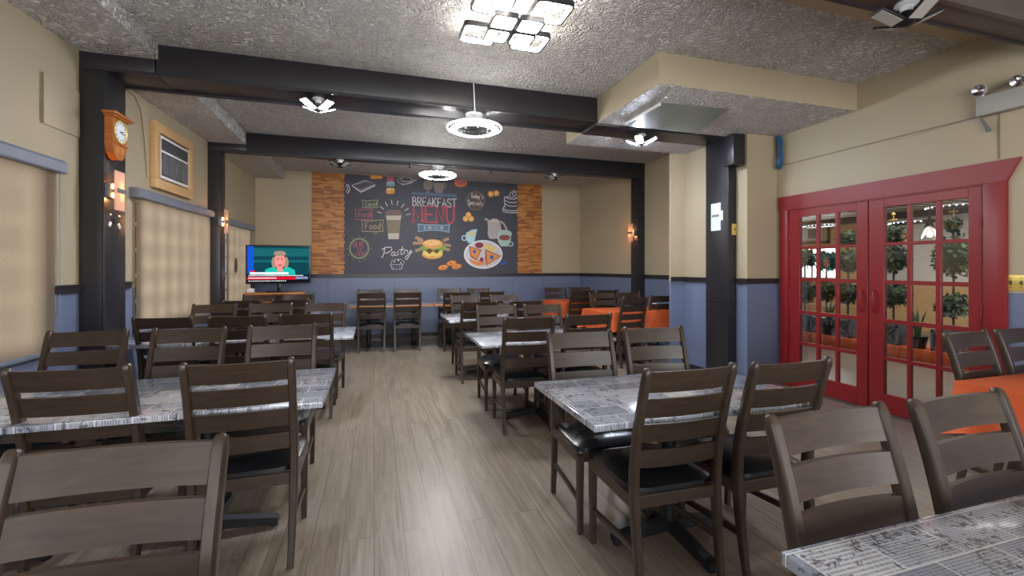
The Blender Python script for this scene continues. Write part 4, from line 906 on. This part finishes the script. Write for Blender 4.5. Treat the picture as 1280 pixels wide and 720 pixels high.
# cable from chandelier to the fan lamp
m = MB(); m.tube([(.92, 3.45, 3.232), (.93, 3.9, 3.23), (.945, 4.39, 3.235), (.95, 4.395, 3.19), (.96, 4.40, 2.97), (.99, 4.50, 2.92)], .005, M['white'], 6)
tag(m.build('lamp_cable'), 'thin white cable from the chandelier across the ceiling down to the fan lamp', 'cable')
def chandelier(cx, cy, z, label):
    root = empty('square_ring_chandelier', (cx, cy, z)); tag(root, label, 'chandelier')
    m = MB(); m.bbox(-.16, .16, -.045, .045, -.03, 0, M['white'], .01); m.build('ceiling_canopy', root)
    def ring(x, y, zz, h, rot):
        def loop(a, r_):
            o = []
            for (sx, sy, a0) in ((1, 1, 0), (-1, 1, 90), (-1, -1, 180), (1, -1, 270)):
                for i in range(7): t = math.radians(a0+15*i); o.append((sx*(a-r_)+r_*math.cos(t), sy*(a-r_)+r_*math.sin(t)))
            return o
        A_, B_, C_ = loop(h, h*.28), loop(h-.013, h*.25), loop(h-.022, h*.2); n = len(A_)
        def band(P_, z0, Q, z1, mm, mat):
            vs = [mt @ Vector((p[0], p[1], z0)) for p in P_]+[mt @ Vector((p[0], p[1], z1)) for p in Q]; mm.add(vs, [(i, (i+1) % n, n+(i+1) % n, n+i) for i in range(n)], mat, True)
        mt = Matrix.Translation((x, y, zz)) @ Matrix.Rotation(rot, 4, 'Z')
        mm = MB(); band(A_, 0, A_, .035, mm, M['iron']); band(B_, -.0, A_, 0, mm, M['iron']); band(A_, .035, B_, .035, mm, M['iron']); o = mm.build('ring_frame', root)
        mm = MB(); band(B_, .002, C_, .002, mm, M['chand']); band(C_, .002, C_, .033, mm, M['chand']); band(C_, .033, B_, .033, mm, M['chand']); mm.build('light_strip', o)
        mm = MB(); mm.tube([(0, 0, -.04), (x*.6, y*.6, zz+.02), (x*.9, y*.9, zz+.02)], .005, M['chrome'], 6); mm.build('arm', root)
    for x, y in ((-1, -1), (1, -1), (-1, 1), (1, 1)):
        ring(x*.20+.0, y*.215, -.10, .135, 0); ring(x*.095, y*.095, -.15, .09, 0)
chandelier(.955, 3.09, CEIL-.002, 'square ring LED chandelier glowing on the front bay ceiling')

# ------------------------------------------------------------------ sunroom behind the red doors
SX0, SX1, SZ = 4.77, 11.4, 2.62
w = MB(); w.box(SX1, SX1+.12, -1, 10.5, 0, 1.0, M['tanwall']); 
wall_run(w, (SX1, -1), (SX1, 7.9), (1, 0), .12, 1.0, SZ, [(1.2, 2.6, 1.0, 2.0)], [(0, 4, M['whitewall'])]); wall_run(w, (SX1, 7.9), (SX1, 10.5), (1, 0), .12, 1.0, SZ, [(.7, 2.1, 1.1, 1.9)], [(0, 4, M['tanwall'])])
struct(w, 'wall_sunroom_far', 'far wall of the sunroom, white and tan')
w = MB(); w.box(4.9, SX1+.1, 10.4, 10.5, 0, SZ, M['tanwall']); struct(w, 'wall_sunroom_rear', 'rear tan wall of the sunroom')
w = MB(); w.box(4.77, SX1+.1, -1.1, -1.0, 0, SZ, M['whitewall']); struct(w, 'wall_sunroom_front', 'front white wall of the sunroom')
w = MB(); w.box(4.7, SX1+.1, -1.1, 10.5, SZ, SZ+.1, M['whitewall'])
for i in range(44): y = -1+i*.26; w.box(4.77, SX1, y, y+.02, SZ-.012, SZ, M['brown_beam'])
w.box(SX1-.12, SX1, -1, 10.4, SZ-.14, SZ, M['brown_beam']); struct(w, 'ceiling_sunroom', 'planked white ceiling of the sunroom')
m = MB()
for y in (8.6, 9.3, 10.0): m.box(SX1-.01, SX1+.05, y-.03, y+.03, 1.1, 1.9, M['white'])
m.box(SX1-.02, SX1+.05, 8.57, 10.03, 1.07, 1.12, M['white']); m.box(SX1-.02, SX1+.05, 8.57, 10.03, 1.87, 1.93, M['white']); struct(m, 'window_5', 'bright window of the sunroom')
root = empty('vent_unit', (SX1-.002, 9.3, 2.02)); tag(root, 'brown framed vent unit on the tan sunroom wall seen through left door', 'air conditioner')
m = MB()
for q in ((-.5, .5, 0, .06), (-.5, .5, .5, .56), (-.5, -.44, 0, .56), (.44, .5, 0, .56)): m.bbox(-.04, 0, q[0], q[1], q[2], q[3], M['brown_beam'], .003, 1)
m.build('frame', root); m = MB(); m.bbox(-.03, 0, -.3, .3, .1, .46, M['paper'], .004); m.box(-.035, -.03, -.25, .1, .15, .4, M['grey']); m.build('body', root)
m = MB(); m.bbox(0, .5, -4.2, 2.6, 0, .2, M['orange'], .01); tag(m.build('plant_bench', loc=(7.55, 5.6, 0)), 'long low orange bench carrying plants behind the glass doors', 'bench')
def foliage(mb, c, r, n, s=.035, sq=1.0, mat=None):
    c = Vector(c); mat = mat or M['green1']
    mb.lathe([(0, -r*.8*sq), (r*.5, -r*.7*sq), (r*.8, 0), (r*.5, r*.7*sq), (0, r*.8*sq)], mat, c, 12)
    for i in range(n):
        d = Vector((random.gauss(0, 1), random.gauss(0, 1), random.gauss(0, 1))); d.normalize(); p = c+Vector((d.x*r, d.y*r, d.z*r*sq))*random.uniform(.82, 1.08)
        a = Vector((random.gauss(0, 1), random.gauss(0, 1), random.gauss(0, 1))).normalized()*s; b = d.cross(a); b = (b.normalized() if b.length > 1e-6 else Vector((0, 0, 1)))*s*.6
        mb.add([p-a, p+b, p+a, p-b], [(0, 1, 2, 3)], mat if random.random() < .7 else M['green2'])
def planter(root, h=.3, w_=.17):
    m = MB(); m.bbox(-w_, w_, -w_, w_, 0, h, M['greywood'], .006)
    m.box(-w_+.02, w_-.02, -w_+.02, w_-.02, h-.005, h+.004, M['soil']); p = m.build('planter_box', root)
    m = MB()
    for s_ in (-1, 1): L = math.hypot(2*w_-.04, h-.04); m.box(-w_-.012, -w_+.001, -L/2, L/2, -.013, .013, M['grey'], Matrix.Translation((0, 0, h/2)) @ Matrix.Rotation(s_*math.atan2(h-.04, 2*w_-.04), 4, 'X'))
    for q in ((-w_, w_, 0, .03), (-w_, w_, h-.03, h), (-w_, -w_+.03, 0, h), (w_-.03, w_, 0, h)): m.box(-w_-.014, -w_+.001, q[0], q[1], q[2], q[3], M['grey'])
    m.build('cross_brace', p)
def topiary(px, balls, label, X=7.8, finial=False, stem=True):
    u = (px-640)/F_PX; rx, ry = u*math.cos(YAW)+math.sin(YAW), math.cos(YAW)-u*math.sin(YAW); t = X/rx; y = ry*t
    root = empty('topiary_tree', (X, y, .201)); tag(root, label, 'topiary'); planter(root)
    top = max(b[0] for b in balls)
    for (py, r_, sq) in [(b[0], b[1], b[2]) for b in balls]:
        m = MB(); foliage(m, (0, 0, py-.2), r_, int(260*r_/.2), .04, sq); m.build('foliage', root)
    m = MB(); m.tube([(0, 0, .28), (0, 0, top-.2)], .016, M['brown_beam'], 6)
    m.build('stem', root)
    if finial:
        m = MB(); zt = top-.2+balls[0][1]*balls[0][2]; 
        m.tube([(0, 0, zt-.03), (0, 0, zt+.16)], .008, M['brass'], 6); m.box(-.008, .008, -.05, .05, zt+.08, zt+.10, M['brass']); m.lathe([(0, -.03), (.03, 0), (0, .04)], M['brass'], (0, 0, zt+.17), 8); m.build('finial', root)
topiary(1117, [(1.90, .15, 1), (1.52, .22, 1), (.96, .22, .9)], 'ball topiary with finial seen through first column of the right door', finial=True)
topiary(1192, [(1.98, .09, 1.2), (1.55, .23, 1.3), (.85, .2, .8)], 'cone topiary with finial seen through last column of the right door', finial=True)
topiary(1060, [(1.88, .16, .8), (1.50, .20, 1), (.95, .19, 1)], 'ball topiary seen through the last column of the left door')
topiary(1033, [(1.50, .19, 1), (.98, .18, 1.1)], 'rounded topiary before bright window seen through left door', X=7.8)
topiary(1006, [(1.55, .18, 1), (.93, .19, 1.1)], 'bushy topiary seen through the first column of the left door')
def spiky(px, X, h, label, n=9):
    u = (px-640)/F_PX; rx, ry = u*math.cos(YAW)+math.sin(YAW), math.cos(YAW)-u*math.sin(YAW); y = ry*X/rx
    root = empty('potted_plant', (X, y, .201)); tag(root, label, 'plant'); m = MB(); m.lathe([(0, 0), (.09, 0), (.12, .16), (.13, .18), (.11, .175), (0, .16)], M['blackplastic'], (0, 0, 0), 20); m.build('pot', root)
    m = MB()
    for i in range(n):
        a = random.uniform(0, 2*PI); ln = h*random.uniform(.7, 1); lean = random.uniform(.05, .3); d = Vector((math.cos(a), math.sin(a), 0)); q = Vector((-d.y, d.x, 0))*.028; b = Vector((0, 0, .15))+d*.03
        vs = []
        for k_ in range(5): t = k_/4; c = b+d*lean*ln*t*t+Vector((0, 0, ln*t)); wv = (1-t)**.6*(.6+1.2*t); vs += [c-q*wv, c+q*wv+Vector((0, 0, .002))]
        m.add(vs, [(2*j, 2*j+1, 2*j+3, 2*j+2) for j in range(4)], M['green2'], True)
    m.build('leaves', root)
spiky(1037, 7.68, .55, 'spiky bright green potted plant seen through left door'); spiky(1147, 7.68, .50, 'broad leaved bright green plant in a black pot seen through right door')
# pendant and oval lamps of the sunroom
def onX(px, py, X):
    u = (px-640)/F_PX; v = (HORIZON-py)/F_PX; rx, ry = u*math.cos(YAW)+math.sin(YAW), math.cos(YAW)-u*math.sin(YAW); t = X/rx; return Vector((X, ry*t, CAM_H+v*t))
q = onX(1162, 292, 7.2); root = empty('star_pendant_lamp', (q.x, q.y, q.z)); tag(root, 'glass pendant lamp with dark star above it seen through right door', 'pendant lamp')
m = MB(); m.tube([(0, 0, .18), (0, 0, SZ-q.z-.013)], .005, M['iron'], 6); m.build('cord', root)
m = MB(); m.prism([(-.005, (.11 if i % 2 == 0 else .04)*math.sin(i*PI/5), .16+(.11 if i % 2 == 0 else .04)*math.cos(i*PI/5)) for i in range(10)], (.012, 0, 0), M['iron']); m.build('star', root)
m = MB(); m.lathe([(.03, .09), (.06, .05), (.10, -.06), (.105, -.09)], M['glass'], (0, 0, 0), 24); m.build('glass_shade', root)
m = MB(); m.lathe([(0, -.05), (.025, -.04), (.032, -.01), (.015, .04), (0, .05)], M['pend'], (0, 0, 0), 14); m.build('bulb', root)
for px, py, la in ((1190, 258, 'last column of right door'), (1140, 278, 'middle column of right door'), (1025, 282, 'left door')):
    q = onX(px, py, 7.6); root = empty('oval_led_lamp', tuple(q)); tag(root, 'flat oval LED lamp with dotted ring, seen through '+la, 'ceiling lamp', 'oval dotted ceiling lamps')
    m = MB(); S2 = Matrix.Scale(.62, 4, (1, 0, 0)); m.lathe([(0, .03), (.20, .02), (.30, 0), (.28, -.02), (0, -.035)], M['iron'], (0, 0, 0), 32, S2); m.tube([(0, 0, .02), (0, 0, SZ-q.z-.013)], .008, M['iron'], 6); m.build('housing', root)
    m = MB()
    for i in range(26): a = 2*PI*i/26; m.lathe([(0, -.016), (.014, -.008), (0, .012)], M['dots'], (.62*.295*math.cos(a), .295*math.sin(a), 0), 6)
    m.build('led_dots', root)
lamp('sunroom_fill', 'AREA', (8.2, 3.4, SZ-.03), 150, (1, .98, .95), 4, 7, (0, 0, 0))  # area light added under the closed ceiling to brighten the sunroom
lamp('sunroom_window_daylight', 'AREA', (SX1+.3, 9.3, 1.5), 60, (1, 1, 1), 1.4, .8, (0, PI/2, 0))
